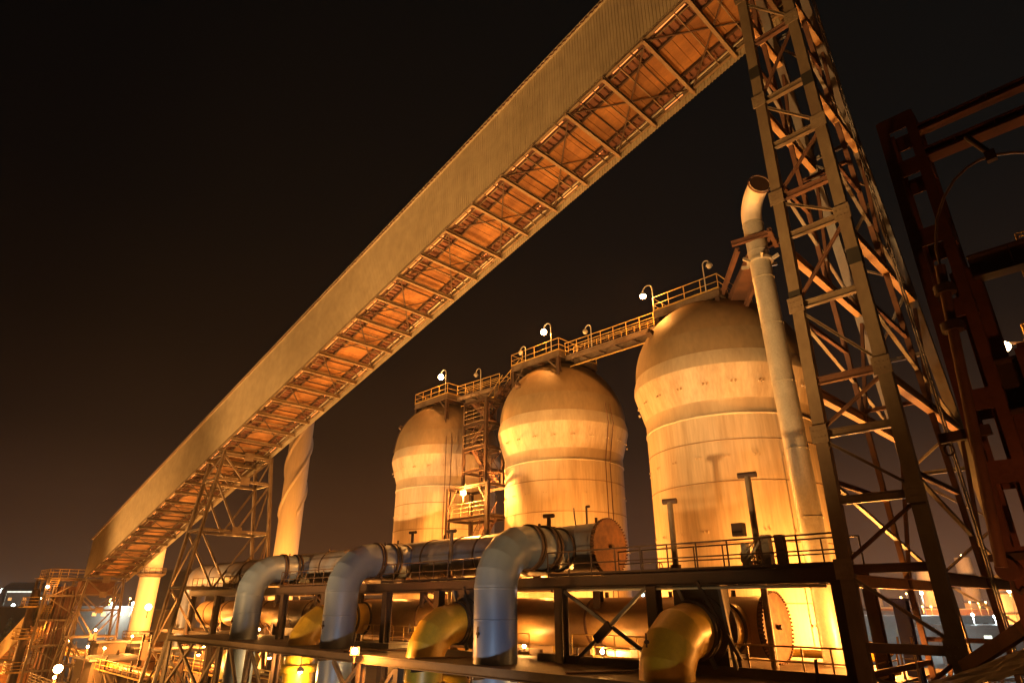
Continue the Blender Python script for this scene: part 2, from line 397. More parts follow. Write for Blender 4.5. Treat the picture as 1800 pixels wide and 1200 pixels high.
for (a, b_) in (((-33.9, 29.4, 3.4), (-32.1, 29.4, 5.6)), ((-32.0, 29.4, 7.8), (-34.2, 29.4, 10.5)), ((-34.4, 29.4, 10.5), (-32.7, 29.4, 12.2)), ((-32.3, 29.4, 12.3), (-34.4, 29.4, 14.1))):
    stair(t, a, b_, .7, 'rust', railm='rust')
for (a, b_) in (((-35.8, 28.8, 6.2), (-34.9, 28.8, 7.5)), ((-31.8, 28.8, 6.2), (-32.7, 28.8, 7.5)), ((-34.9, 29.3, 10.5), (-32.5, 29.3, 12.1)), ((-34.9, 31, 8.8), (-32.5, 31, 10.4))):
    member(t, 'diagonal_brace', a, b_, 'dark', .1, .1, 'a')

# ------------------------------------------------------------------ gas headers with blind flanges
def flange(parent, p, ax, r, th=.1, n=52, m='oxide', bolts=True, name='blind_flange'):
    p = Vector(p); ax = Vector(ax); b = MB(); b.tube([p, p + ax * th], r, 64)
    if bolts:
        up = Vector((0, 0, 1)) if abs(ax.z) < .9 else Vector((1, 0, 0)); s_ = ax.cross(up)
        for k in range(n):
            a = 2 * pi * k / n; c = p + (up * cos(a) + s_ * sin(a)) * (r + .01)
            b.tube([c - ax * .05, c + ax * (th + .06)], .038, 6)
    return b.build(name, m, parent)
UY, UZ, UR = 24.2, 2.40, 1.12
t = thing('gas_header', 'upper blue grey gas header pipe lying across the upper deck', 'pipe', (-48, UY, UZ))
path = [(-18.35, UY, UZ), (-68.5, UY, UZ)] + [tuple(p) for p in arc((-68.5, UY, UZ - 1.8), (0, 0, 1), (-1, 0, 0), 1.8, 5)[1:]] + [(-70.3, UY, GROUND)]
MB().tube(path, UR, 56, cap=True).build('pipe_wall', 'bluerust', t)
for x in (-21.6, -23.3, -26.5, -28.5, -31.2, -34.8, -38.2, -43.2, -47.6, -51.2, -57, -64):
    MB().tube([(x - .05, UY, UZ), (x + .05, UY, UZ)], UR + .05, 48).build('joint_ring', 'dark', t)
flange(t, (-18.25, UY, UZ), (1, 0, 0), UR + .13)
MB().tube([(-18.35, UY, UZ), (-18.25, UY, UZ)], UR + .14, 56).build('flange_ring', 'dark', t)
MB().tube([(-18.2, UY, UZ), (-17.98, UY, UZ)], .1, 8).build('flange_stud', 'dark', t)
for x in (-18.9, -22.6, -26.6, -30.4, -35.2, -39.5, -44.0): MB().tube([(x, UY, UZ + UR - .05), (x, UY, UZ + UR + .25)], .07, 8).build('lifting_eye', 'dark', t)
MB().tube([(-19.3, UY - .2, UZ + UR - .1), (-19.3, UY - .2, UZ + UR + .8)], .05, 8).tube([(-19.3, UY - .2, UZ + UR + .78), (-19.1, UY - .2, UZ + UR + .78)], .06, 8).build('vent_stub', 'dark', t)
MB().tube([(-20.0, UY - .2, UZ + UR - .1), (-20.1, UY - .2, UZ + UR + .8)], .035, 6).build('vent_stub', 'dark', t)
for x in (-25, -33, -41, -49, -57, -66):
    bb = MB(); bb.box(x - .15, x + .15, UY - .95, UY + .95, 1.02, 1.6); bb.build('saddle', 'rust', t)
LZ, LR = -.79, 1.04
t = thing('gas_header', 'lower brown gas header pipe running under the upper deck', 'pipe', (-45, UY, LZ))
path = [(-11.05, UY, LZ), (-66.0, UY, LZ)]
MB().tube(path, LR, 56).build('pipe_wall', 'header', t)
pr = [(LR * cos(a * pi / 2 / 8), a) for a in range(9)]
MB().tube([(-66.0, UY, LZ), (-66.6, UY, LZ)], LR, 48, r2=.78).tube([(-66.6, UY, LZ), (-67.0, UY, LZ)], .78, 48, r2=.3).build('dished_end', 'header', t)
for x in (-13.9, -19, -25.2, -31.5, -38.0, -38.8, -45, -52, -60, -64): MB().tube([(x - .05, UY, LZ), (x + .05, UY, LZ)], LR + .04, 48).build('joint_ring', 'rust', t)
flange(t, (-10.95, UY, LZ), (1, 0, 0), LR + .14, n=56, m='oxide2')
MB().tube([(-11.05, UY, LZ), (-10.95, UY, LZ)], LR + .15, 56).build('flange_ring', 'dark', t)
MB().tube([(-10.9, UY, LZ), (-10.68, UY, LZ)], .09, 8).build('flange_stud', 'dark', t)
for x in (-12.4, -15.2, -18.5, -25, -30.5, -36): MB().tube([(x, UY, LZ + LR - .05), (x, UY, LZ + LR + .22)], .09, 8).build('lifting_eye', 'dark', t)
for x in (-12.9, -20.5, -28, -35, -43, -51, -60):
    bb = MB(); bb.box(x - .15, x + .15, UY - .9, UY + .9, -2.18, -1.5); bb.build('saddle', 'dark', t)

# branch pipes: rise through the lower deck, bend and run back into a header
def branch(X, Y0, zc, R, rb, m, label, name, cat, bottom, yend, segs, low_m=None, fl='dark'):
    t = thing(name, label, cat, (X, Y0, bottom), 'blue grey branch pipes' if m == 'blue' else 'yellow branch pipes')
    c = (X, Y0 + rb, zc - rb)
    path = [(X, Y0, bottom)] + [tuple(p) for p in arc(c, (0, -1, 0), (0, 0, 1), rb, segs)] + [(X, yend, zc)]
    MB().tube([path[0], (path[1][0], path[1][1], path[1][2] + .14)], R, 56, cap=False).build('riser', m, t)
    e = MB(); e.tube(path[1:], R + .004, 56, cap=False, facet=True); e.build('mitred_bend', m, t)
    z = bottom + 2
    zs = []
    while z < zc - rb - .1: zs.append(z); z += 1.9
    zs.append(path[1][2])
    for z in zs: MB().lathe(X, Y0, [(R, z - .03), (R + .018, z - .02), (R + .018, z + .02), (R, z + .03)], 56, cap=False).build('seam_ring', m, t)
    y = Y0 + rb + .15
    for y_, dr, th in ((y, .10, .08), (y + .18, .10, .08), (y + 1.0, .12, .10), (y + 1.25, .12, .1), (y + 2.1, .10, .08)):
        if y_ < yend - .9: MB().tube([(X, y_, zc), (X, y_ + th, zc)], R + dr, 48).build('flange_ring', fl, t)
    # small fittings
    fx = MB(); fx.tube([(X, Y0 - R + .02, -1.1), (X, Y0 - R - .10, -1.1)], .06, 8); fx.beam((X - .0, Y0 - R - .06, -1.25), (X, Y0 - R - .06, -.85), .04, .04)
    fx.build('test_plug', 'dark', t)
    le = MB()
    for dx in (-.3, .35): le.tube([(X + dx, Y0 + rb + .6, zc + R - .12), (X + dx, Y0 + rb + .6, zc + R + .12)], .05, 6)
    le.build('lifting_eye', 'dark', t)
    return t
for X, Y, lab in ((-20.25, 18.95, 'blue grey branch pipe with a round bend, nearest and thickest looking of three'), (-33.0, 19.2, 'blue grey branch pipe bending between two others, middle of the three'), (-45.6, 19.4, 'blue grey branch pipe with a round bend, leftmost of the three')):
    branch(X, Y, UZ - .08, .90, 1.75, 'blue', lab, 'branch_pipe', 'pipe', GROUND, UY, 5)
for X, Y, lab in ((-12.25, 18.8, 'yellow branch pipe bend, nearest, beside the lower blind flange'), (-24.9, 18.95, 'yellow branch pipe bend in the middle, left of the thickest blue pipe'), (-36.9, 19.2, 'yellow branch pipe bend farthest left, beside the middle blue pipe')):
    t = branch(X, Y, LZ - .06, .86, 1.62, 'yellow', lab, 'branch_pipe', 'pipe', GROUND, UY, 4)
    b = MB().lathe(X, Y, [(.86, -3.6), (1.02, -3.58), (1.02, -3.2), (.86, -3.18)], 48, cap=False).lathe(X, Y, [(.86, -5.6), (1.02, -5.58), (1.02, -5.2), (.86, -5.18)], 48, cap=False)
    b.build('expansion_joint', 'yellow', t)
# butterfly valves with a sloping yoke between bend and lower header
for X, lab in ((-12.25, 'dark valve with sloping yoke between nearest yellow bend and lower header'), (-24.9, 'dark valve behind the middle yellow bend'), (-36.9, 'dark valve behind the farthest yellow bend')):
    t = thing('gas_valve', lab, 'valve', (X, 21.6, LZ), 'valves on the yellow branch pipes')
    MB().tube([(X, 21.1, LZ), (X, 21.2, LZ)], 1.12, 48).build('valve_flange', 'dark', t); MB().tube([(X, 21.7, LZ), (X, 21.82, LZ)], 1.12, 48).build('valve_flange', 'dark', t)
    MB().box(X - .95, X + .95, 21.2, 21.7, LZ - 1.15, LZ + 1.45).build('valve_body', 'dark', t)
    for dx in (-.9, .9): member(t, 'yoke_bar', (X + dx, 21.1, LZ + 1.8), (X + dx * .4 + .9, 21.0, LZ - 1.2), 'olive2', .12, .12, 'b')
    member(t, 'link_rod', (X + .2, 20.95, LZ + 1.5), (X + 1.5, 20.95, LZ - .9), 'dark', .12, .12, 'b')
    MB().box(X - .5, X + .4, 21.2, 21.8, LZ + 1.4, LZ + 1.8).build('actuator', 'dark', t)

# ------------------------------------------------------------------ upper deck (walkway in front of the upper header)
ZU = 1.05
t = thing('upper_deck', 'long upper steel walkway on dark posts in front of the upper header', 'walkway', (-35, 22.5, ZU))
XR, XL = -7.2, -62.0
MB().box(XL, XR, 21.1, 23.4, ZU - .06, ZU - .02).build('floor_plate', 'grate', t)
member(t, 'front_girder', (XL, 21.0, ZU - .24), (XR, 21.0, ZU - .24), 'dark', .22, .46, t=.04)
member(t, 'rear_girder', (XL, 23.5, ZU - .24), (XR, 23.5, ZU - .24), 'dark', .22, .44, t=.04)
for x in range(-61, -7, 3): member(t, 'cross_joist', (x, 21.1, ZU - .26), (x, 23.4, ZU - .26), 'dark', .12, .3)
MB().box(XR - 1.5, XR, 20.86, 21.0, ZU - .46, ZU - .02).build('end_plate', 'dark', t)
for x in (-7.3, -13.9, -18.45, -26.6, -31.2, -38, -43.6, -50, -55.4, -61):
    member(t, 'post', (x, 21.0, GROUND), (x, 21.0, ZU - .47), 'dark', .42, .42, up=(0, 1, 0), t=.05)
    member(t, 'post', (x, 23.5, GROUND), (x, 23.5, ZU - .46), 'dark', .34, .34, up=(0, 1, 0), t=.05)
for (x0, x1) in ((-18.45, -13.9),):
    member(t, 'diagonal_brace', (x0 + .2, 21.0, .45), (x1 - .1, 21.0, -1.9), 'olive2', .12, .12, 'b')
    member(t, 'diagonal_brace', (x0 + .8, 20.85, -2.1), (x1 - .2, 20.85, .55), 'olive2', .12, .12, 'b')
    MB().beam((x0 + 1.9, 20.8, -1.3), (x0 + 2.6, 20.8, -.75), .12, .34).build('gusset_plate', 'dark', t)
for (x0, x1) in ((-31.2, -26.6), (-43.6, -38), (-55.4, -50)):
    member(t, 'diagonal_brace', (x0, 23.4, .5), (x1, 23.4, -2.1), 'rust', .12, .12, 'b')
for xa, xb_ in ((XL, -46.6), (-44.6, -34.0), (-32.0, -21.3), (-19.2, XR)): rail(t, [(xa, 21.05, ZU), (xb_, 21.05, ZU)], 'brail', .97, 1.2, .03)
rail(t, [(-17.0, 23.2, ZU), (XR, 23.2, ZU)], 'brail', 1.02, 1.3, .03)
MB().tube([(-18, 20.9, ZU - .55), (-7.7, 21.0, ZU - .55)], .05, 6).build('conduit', 'galv', t)

# vent posts with T tops and hand wheels
def tpost(x, y, z0, z1, label, r=.11, m='brail', wheel=True, arm=.29):
    t = thing('vent_post', label, 'vent pipe', (x, y, z0), 'T topped vent posts')
    MB().tube([(x, y, z0), (x, y, z1)], r, 12).build('pipe', m, t)
    MB().tube([(x - arm, y - arm * .2, z1 + .05), (x + arm, y + arm * .2, z1 + .05)], r * .95, 10).build('tee_head', 'dark', t)
    if z1 - z0 > 4:
        MB().tube([(x, y, z0 + 3.2), (x, y, z0 + 3.4)], r + .07, 12).build('flange_ring', 'rust', t); MB().tube([(x, y, z0 + 3.5), (x, y, z0 + 3.62)], r + .09, 12).build('flange_ring', 'rust', t)
    if wheel:
        c = Vector((x - .75, y, z0 + 3.5)); bw = MB()
        bw.tube([(x, y, c.z), tuple(c)], .04, 6)
        bw.tube([c + Vector((0, .24 * cos(a * pi / 8), .24 * sin(a * pi / 8))) for a in range(17)], .022, 6)
        bw.tube([c - Vector((0, .24, 0)), c + Vector((0, .24, 0))], .018, 6).tube([c - Vector((0, 0, .24)), c + Vector((0, 0, .24))], .018, 6)
        bw.build('hand_wheel', 'rust', t)
    return t
tpost(-14.02, 22.90, -2.20, 3.83, 'T topped vent post with hand wheel, in front of the nearest stove', .12, 'olive')
tpost(-10.56, 22.90, -2.20, 4.44, 'T topped vent post, half black, left of the tall bent pipe', .12, 'olive', False, .34)
tpost(-28.13, 22.90, -2.20, 3.69, 'T topped vent post in front of the stair tower', .1, 'olive')
tpost(-32.51, 23.39, 3.40, 3.97, 'short T topped vent post below the farthest stove', .09, 'dark', False, .26)
tpost(-21.85, 24.10, 3.40, 4.06, 'short T topped stub right above the thickest blue bend', .11, 'dark', False, .3)
tpost(-39.07, 22.81, -2.20, 3.18, 'slim rusty vent post between the left and middle blue bends', .1, 'rust', False, .2)
t = thing('instrument_rack', 'pale instrument box and tangled fittings on a bracket, upper walkway', 'instrument box', (-10.16, 22.0, ZU))
MB().box(-10.72, -10.53, 21.9, 22.2, ZU + .12, ZU + .9).box(-9.97, -9.69, 21.9, 22.2, ZU, ZU + 1.15).build('bracket', 'galv', t)
MB().box(-10.90, -10.49, 21.75, 22.05, ZU + 1.15, ZU + 1.6).build('box_cover', 'dark', t)
b = MB()
for k in range(9): 
    a = Vector((-10.58 + random.uniform(-.15, .5), 21.9, ZU + .15 + random.random() * .7)); b.tube([a, a + Vector((random.uniform(-.3, .3), 0, random.uniform(.1, .35))), a + Vector((random.uniform(-.2, .5), .1, .1))], .035, 6)
b.tube([(-10.72, 21.8, ZU + .1), (-9.88, 21.8, ZU + 1.0)], .05, 8)
b.build('fittings', 'galv', t)
MB().box(-9.18, -8.90, 21.2, 21.45, ZU, ZU + 1.05).build('pillar', 'dark', t)

# ------------------------------------------------------------------ lower deck
ZL = -2.2
t = thing('lower_deck', 'wide lower steel deck crossed by the blue and yellow pipes', 'platform', (-30, 20, ZL))
XR2, XL2 = -6.9, -54.5
b = MB(); b.box(XL2, XR2, 17.6, 29.0, ZL - .06, ZL); b.build('deck_plate', 'grate', t)
member(t, 'front_girder', (XL2, 17.5, ZL - .16), (XR2, 17.5, ZL - .16), 'fascia', .22, .36, t=.04)
member(t, 'left_girder', (XL2, 17.6, ZL - .2), (XL2, 29, ZL - .2), 'fascia', .2, .36, t=.04)
MB().box(XL2 - 14, XL2, 21.0, 29.0, ZL - .2, ZL + .05).build('rear_apron', 'fascia', t)
for x in range(-52, -8, 4): member(t, 'cross_joist', (x, 17.6, ZL - .28), (x, 29, ZL - .28), 'dark', .14, .4)
for x in (-54.2, -44.6, -40.2, -27.9, -24.9, -12, -7.2):
    member(t, 'column', (x, 17.6, GROUND), (x, 17.6, ZL - .36), 'fascia', .32, .32, up=(0, 1, 0), t=.05)
for (a, b_) in (((-54, 17.6, -5.6), (-49.5, 17.6, -2.6)), ((-52.5, 17.6, -2.6), (-45, 17.6, -6.3)), ((-48.0, 17.6, -5.7), (-44.8, 17.6, -2.6)), ((-43, 17.6, -2.6), (-40.3, 17.6, -5.8)), ((-40.0, 17.6, -2.6), (-36.2, 17.6, -6)), ((-31, 17.6, -5.0), (-28, 17.6, -2.6)), ((-27.7, 17.6, -5.2), (-25.1, 17.6, -2.6)), ((-30.4, 17.6, -2.6), (-28.0, 17.6, -4.6))):
    member(t, 'diagonal_brace', a, b_, 'steel', .16, .16, 'b')
for z in (-5.6,):
    member(t, 'lower_tie', (-54.2, 17.6, z), (-44.6, 17.6, z), 'steel', .18, .26)
rail(t, [(-35.9, 22.6, ZL + .1), (-28.6, 22.6, ZL + .1)], 'yrail', .92, 1.0, .03, mid=2)
rail(t, [(-27.6, 21.9, ZL + .1), (-21.2, 21.9, ZL + .1)], 'yrail', .85, 1.3, .028)
rail(t, [(-19.2, 22.5, ZL + .1), (-13.6, 22.5, ZL + .1)], 'yrail', .88, 1.2, .028)
rail(t, [(-11.6, 21.4, ZL + .1), (-7.2, 21.4, ZL + .1), (-7.2, 24.5, ZL + .1)], 'yrail', .85, .95, .028)
rail(t, [(-50, 24.0, ZL + .1), (-38.6, 24.0, ZL + .1)], 'yrail', .88, 1.2, .028)
MB().box(-20, -7.2, 21.15, 21.3, ZL, ZL + .28).build('kerb_channel', 'fascia', t)
MB().box(-34, -21.5, 22.9, 23.1, ZL, ZL + .28).build('kerb_channel', 'fascia', t)
for (x, y, h_) in ((-18.2, 21.6, .55), (-8.3, 20.6, .7), (-22.3, 20.4, .45)):
    tag(MB().beam((x, y, ZL), (x + .05, y, ZL + h_), .07, .07).build('bollard_stub', 'dark', None, (x, y, ZL)), {-18.2: 'short dark stub post right of the thickest blue pipe', -8.3: 'leaning dark stub post at the right end of the lower deck', -22.3: 'short dark stub post left of the thickest blue pipe'}[x], 'post', 'stub posts on the lower deck')
# lit junk on the deck: sheets and boxes
for (x0, x1, y0, y1, h_, m, lab) in ((-33.6, -30.2, 20.6, 22.3, .22, 'galv', 'pale flat crate beside the yellow railing, lit by a lamp'), (-16.7, -15.7, 23.2, 23.8, .5, 'galv', 'pale box with lid behind the crossed braces'), (-22.6, -20.9, 25.0, 25.6, .75, 'yrail', 'bright yellow box under the lower header'), (-48.4, -46.0, 23.6, 24.6, .8, 'yrail', 'yellow tarpaulin box left of the leftmost yellow bend'), (-12.3, -11.5, 22.4, 23.0, .55, 'dark', 'dark motor box beside the lower blind flange'), (-26.6, -24.6, 22.4, 23.0, .25, 'galv', 'pale sheet crate behind the middle yellow bend')):
    tt = thing('equipment_box', lab, 'box', ((x0 + x1) / 2, (y0 + y1) / 2, ZL), 'boxes on the lower deck')
    MB().box(x0, x1, y0, y1, ZL + .02, ZL + h_).build('box_body', m, tt); MB().box(x0 - .04, x1 + .04, y0 - .04, y1 + .04, ZL + h_, ZL + h_ + .04).build('lid', m, tt)
for i, (x, y0, y1, lab) in enumerate(((-24.2, 17.9, 21.2, 'long dark plank laid across the lower deck, middle'), (-15.6, 17.9, 20.9, 'dark plank near the nearest yellow bend'), (-30.2, 18.0, 20.5, 'dark plank by the deck edge lamp'))):
    tag(MB().beam((x, y0, ZL + .03), (x + 1.9, y1, ZL + .06), .22, .05).build('deck_plank', 'rust', None, (x, y0, ZL)), lab, 'plank', 'planks on the lower deck')
# thin pipes along the gap between the decks
for k, (y, z, r_, m, lab) in enumerate(((25.9, 1.22, .10, 'galv', 'slim pale pipe directly below the upper header'), (25.5, .62, .07, 'galv', 'thin bare pipe clipped under the upper deck rear edge'), (28.6, -1.9, .16, 'yellow', 'yellow pipe running low behind the lower header'))):
    tt = thing('service_pipe', lab, 'pipe', (-40, y, z), 'thin service pipes along the decks')
    MB().tube([(-60, y, z), (-21 if k < 2 else -9, y, z)], r_, 10).build('pipe', m, tt)
    for x in range(-58, -22, 5): MB().tube([(x, y, z), (x + .12, y, z)], r_ + .04, 10).build('clamp_ring', 'dark', tt)

# ------------------------------------------------------------------ blow-off pipe in front of the nearest stove
BX, BY = -10.25, 27.6
t = thing('blow_off_pipe', 'tall pale pipe with a bent open mouth beside the nearest stove', 'pipe', (BX, BY, -2.2))
xs = lambda z: BX - .012 * z
MB().tube([(xs(-14), BY, -14), (xs(17.95), BY, 17.95)], .50, 40, cap=False).build('pipe_wall', 'galv', t)
for z in (-6, -2, .9, 3.3, 6.2, 9.3, 12.2, 14.7, 16.2, 17.8): MB().tube([(xs(z), BY, z - .03), (xs(z), BY, z + .03)], .52, 40).build('seam_ring', 'galv', t)
p0 = Vector((xs(17.9), BY, 17.9)); p1 = p0 + Vector((-.08, .04, 1.25)); p2 = Vector((-9.35, 26.5, 19.25))
q = [(p0 * (1 - a) ** 2 + p1 * 2 * a * (1 - a) + p2 * a * a) for a in [k / 9 for k in range(10)]]
MB().tube(q, .50, 40, cap=False).build('bent_mouth', 'chim', t)
d2 = (q[-1] - q[-2]).normalized()
MB().tube([q[-1] - d2 * .12, q[-1]], .56, 40, cap=False).tube([q[-1], q[-1] - d2 * .12], .47, 40, cap=False).build('mouth_rim', 'rust', t)
MB().tube([q[-1] - d2 * .02] + q[-2:2:-1], .47, 40, cap=True).build('mouth_lining', 'dark', t)
for z in (15.6,): 
    b = MB(); b.tube([(xs(z), BY, z), (xs(z), BY, z + .14)], .62, 24)
    for a in range(6): c = Vector((cos(a * pi / 3), sin(a * pi / 3), 0)); b.beam(Vector((xs(z), BY, z)) + c * .6, Vector((xs(z), BY, z + .1)) + c * .95, .1, .16)
    b.build('clamp_bracket', 'galv', t)
t = thing('pipe_support_truss', 'dark steel arm holding the tall bent pipe to the stove platform', 'support', (-12, 29, 16.2))
for (a, b_) in (((xs(16) + .9, BY - .2, 16.9), (-13.9, 31.2, 16.0)), ((xs(16) - .8, BY - .5, 16.5), (-14.2, 30.6, 15.9)), ((xs(16) + .9, BY - .2, 16.9), (xs(16) - .9, BY - .9, 16.7)), ((xs(16) + .7, BY + .7, 16.6), (xs(16) + .9, BY - .5, 16.9)), ((xs(16) - .6, BY + .7, 16.8), (xs(16) + 1.1, BY + .7, 16.8)), ((xs(16), BY + .8, 16.2), (-13.5, 31.0, 14.4))):
    member(t, 'arm', a, b_, 'rust', .2, .26)
MB().beam((xs(16) - .3, BY + .3, 16.15), (-13.6, 31.0, 15.6), .8, .5).build('box_arm', 'rust', t)

# ------------------------------------------------------------------ inclined conveyor gallery
GY0, GY1 = 19.6, 24.35
zb = lambda x: 25.5 + .2605 * (x + 8.76)
GX0, GX1 = -96.0, 4.0
t = thing('conveyor_gallery', 'long sloping conveyor gallery with pale ribbed sheet side crossing the sky', 'conveyor gallery', (-46, 22, zb(-46)))
def ribwall(x0, x1, y, h0, h1, pitch=.19, dep=.035, sgn=-1):
    b = MB(); n = int((x1 - x0) / pitch)
    vs = []
    for i in range(n + 1):
        x = x0 + i * pitch
        for dx, dy in ((0, 0), (.40, 0), (.5, 1), (.9, 1)):
            xx = x + dx * pitch; yy = y + sgn * dy * dep
            vs.append((xx, yy, zb(xx) + h0)); vs.append((xx, yy, zb(xx) + h1))
    k = len(vs) // 2
    b.add(vs, [(2 * i, 2 * i + 2, 2 * i + 3, 2 * i + 1) for i in range(k - 1)])
    return b
ribwall(GX0, GX1, GY0, .12, 4.72).build('side_panel', 'panel', t)
ribwall(GX0, GX1, GY1, -.32, 4.72, sgn=1).build('side_panel', 'panel', t)
b = MB(); n = 1
ra = MB()
ra.add([(GX0 - .1, GY0 - .28, zb(GX0) + 4.66), (GX1, GY0 - .28, zb(GX1) + 4.66), (GX1, 22, zb(GX1) + 5.3), (GX0 - .1, 22, zb(GX0) + 5.3), (GX1, GY1 + .28, zb(GX1) + 4.66), (GX0 - .1, GY1 + .28, zb(GX0) + 4.66),
        (GX0 - .1, GY0 - .28, zb(GX0) + 4.74), (GX1, GY0 - .28, zb(GX1) + 4.74), (GX1, 22, zb(GX1) + 5.38), (GX0 - .1, 22, zb(GX0) + 5.38), (GX1, GY1 + .28, zb(GX1) + 4.74), (GX0 - .1, GY1 + .28, zb(GX0) + 4.74)],
       [(0, 3, 2, 1), (3, 5, 4, 2), (6, 7, 8, 9), (9, 8, 10, 11), (0, 1, 7, 6), (5, 11, 10, 4), (0, 6, 9, 3), (3, 9, 11, 5)])
ra.build('roof', 'panel', t)
fr = MB(); i = 0
x = GX0
while x < GX1:
    zz = zb(x) + 4.52
    fr.v += [(x, GY0 - .30, zz), (x, GY0 - .30, zz + .14), (x + .16, GY0 - .24, zz + .04), (x + .16, GY0 - .24, zz + .18)]; x += .32
nn = len(fr.v) // 2; fr.f = [(2 * i, 2 * i + 2, 2 * i + 3, 2 * i + 1) for i in range(nn - 1)]; fr.s = [False] * (nn - 1)
fr.build('eave_corrugation', 'tread', t)
def gbeam(p, q, w_, h_, m, name, kind='b'):
    return member(t, name, (p[0], p[1], zb(p[0]) + p[2]), (q[0], q[1], zb(q[0]) + q[2]), m, w_, h_, kind)
for y in (GY0 + .16, GY1 - .16): gbeam((GX0, y, .16), (GX1, y, .16), .16, .24, 'beam', 'bottom_chord', 'i')
for y in (20.85, 23.15): gbeam((GX0, y, .17), (GX1, y, .17), .10, .16, 'dark', 'floor_stringer')
gbeam((GX0, 23.85, .1), (GX1, 23.85, .1), .07, .07, 'galv', 'cable_conduit')
gbeam((GX0, 20.2, .2), (GX1, 20.2, .2), .06, .06, 'beam', 'cable_conduit')
BS = 2.45; xb = [-1.2 - BS * i for i in range(0, 39)]
for i, x in enumerate(xb):
    MB().ibeam((x, GY0 - .02, zb(x) - .11), (x, GY1 - .05, zb(x) - .11), .18, .24, .03).build('cross_beam', 'beam', t)
for i in range(0, len(xb) - 2, 2):
    a, c = xb[i], xb[i + 2]
    gbeam((a, GY0 + .2, -.03), (c, GY1 - .2, -.03), .08, .05, 'dark', 'wind_brace'); gbeam((a, GY1 - .2, .02), (c, GY0 + .2, .02), .08, .05, 'dark', 'wind_brace')
for i in range(len(xb) - 1):   # light joists between the main cross beams
    for k in ((1, 2) if i % 3 else (1,)):
        x = xb[i] - BS * k / 3; MB().beam((x, GY0 + .1, zb(x) + .05), (x, GY1 - .1, zb(x) + .05), .05, .09).build('floor_joist', 'dark' if (i + k) % 2 else 'beam', t)
# floor plates laid across, each bay five planks in one mesh; rusty treads either side
fp = MB(); tr = MB()
x = GX0; k = 0
def sl(b, x0, x1, y0, y1, h, th=.06):
    b.add([(x0, y0, zb(x0) + h), (x1, y0, zb(x1) + h), (x1, y1, zb(x1) + h), (x0, y1, zb(x0) + h), (x0, y0, zb(x0) + h + th), (x1, y0, zb(x1) + h + th), (x1, y1, zb(x1) + h + th), (x0, y1, zb(x0) + h + th)],
          [(0, 3, 2, 1), (4, 5, 6, 7), (0, 1, 5, 4), (1, 2, 6, 5), (2, 3, 7, 6), (3, 0, 4, 7)])
while x < GX1 - .5:
    sl(fp, x, x + .47, 20.93, 23.07, .28 + random.uniform(-.012, .012)); x += .49
fp.build('floor_plates', 'plank', t)
x = GX0
while x < GX1 - .3:
    for y0, y1 in ((20.28, 20.82), (23.2, 23.72)):
        z = zb(x) + .30; tr.box(x, x + .33, y0, y1, z, z + .03); tr.box(x, x + .02, y0, y1, z - .09, z)
    x += .36
tr.build('stair_treads', 'tread', t)
# sheet closing the rest of the underside
cl = MB(); sl(cl, GX0, GX1, GY0 + .42, GY1 - .05, .50, .03); cl.build('floor_backing', 'tread', t)
tb = [MB(), MB()]
for i, x in enumerate(xb[:-1]):
    r1 = random.uniform(.15, .8); r2 = random.uniform(.15, .9)
    if random.random() < .85: MB().tube([(x - r1, GY0 + .32, zb(x - r1) + .08), (x - BS + r2, GY0 + .32, zb(x - BS + r2) + .08)], .022, 6).build('glowing_edge_tube', 'g_tube', t)  # glowing tubes along the lower gallery edge, most bays
    if i % 3 == 1: MB().tube([(x - .5, GY1 - .36, zb(x - .5) + .02), (x - 1.6, GY1 - .36, zb(x - 1.6) + .02)], .022, 6).build('glowing_edge_tube', 'g_tube', t)
sb = MB()
for i in range(6, len(xb) - 1):
    x = xb[i] - 1.2
    if i % 2 == 0:
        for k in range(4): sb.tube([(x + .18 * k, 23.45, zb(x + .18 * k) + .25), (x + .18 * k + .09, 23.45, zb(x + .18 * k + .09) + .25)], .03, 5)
sb.build('small_glowing_dashes', 'g_tube', t)  # rows of short glowing pieces along the floor
gl = MB().box(GX0, GX0 + .1, GY0 + .1, GY1 - .1, zb(GX0) + .5, zb(GX0) + 4.6); gl.build('end_wall', 'tread', t)
# interior walls seen through the lit edge
# ------------------------------------------------------------------ big lattice tower carrying the gallery at the right
t = thing('lattice_tower', 'tall grey steel lattice tower at the right holding up the gallery', 'tower', (-5.5, 24, GROUND))
xl = lambda z: -6.35 - .015 * (24 - z); xr = lambda z: -4.68 + .009 * (24 - z)
yn = lambda z: 20.0 - .0 * z
ym = lambda z: 21.3 + .19 * (24 - z); yf = lambda z: 22.9 + .33 * (24 - z)
rows = {'n': (yn, .37, 'olive'), 'm': (ym, .17, 'rust'), 'f': (yf, .36, 'olive2')}
P = lambda side, row, z: ((xl if side == 'l' else xr)(z), rows[row][0](z), z)
for side in 'lr':
    for row in 'nmf':
        f_, wd, m_ = rows[row]
        o = MB().beam(P(side, row, GROUND), P(side, row, 26.0), wd, wd * .8, up=(0, 1, 0)).build('leg', m_, t)
        if row == 'n':
            for z0 in (19.2, 9.2) if side == 'l' else (17.6, 10.0):
                bb = MB(); p = Vector(P(side, row, z0)); bb.beam(p, p + Vector((0, 0, .55)), wd + .02, wd * .8 + .02, up=(0, 1, 0)); bb.build('painted_splice', 'splice', o)
lev = [-13.2, -10.8, -8.2, -5.6, -3.2, -1.1, .9, 2.8, 4.8, 6.5, 9.2, 11.9, 13.5, 15.8, 18.0, 21.0, 23.6]
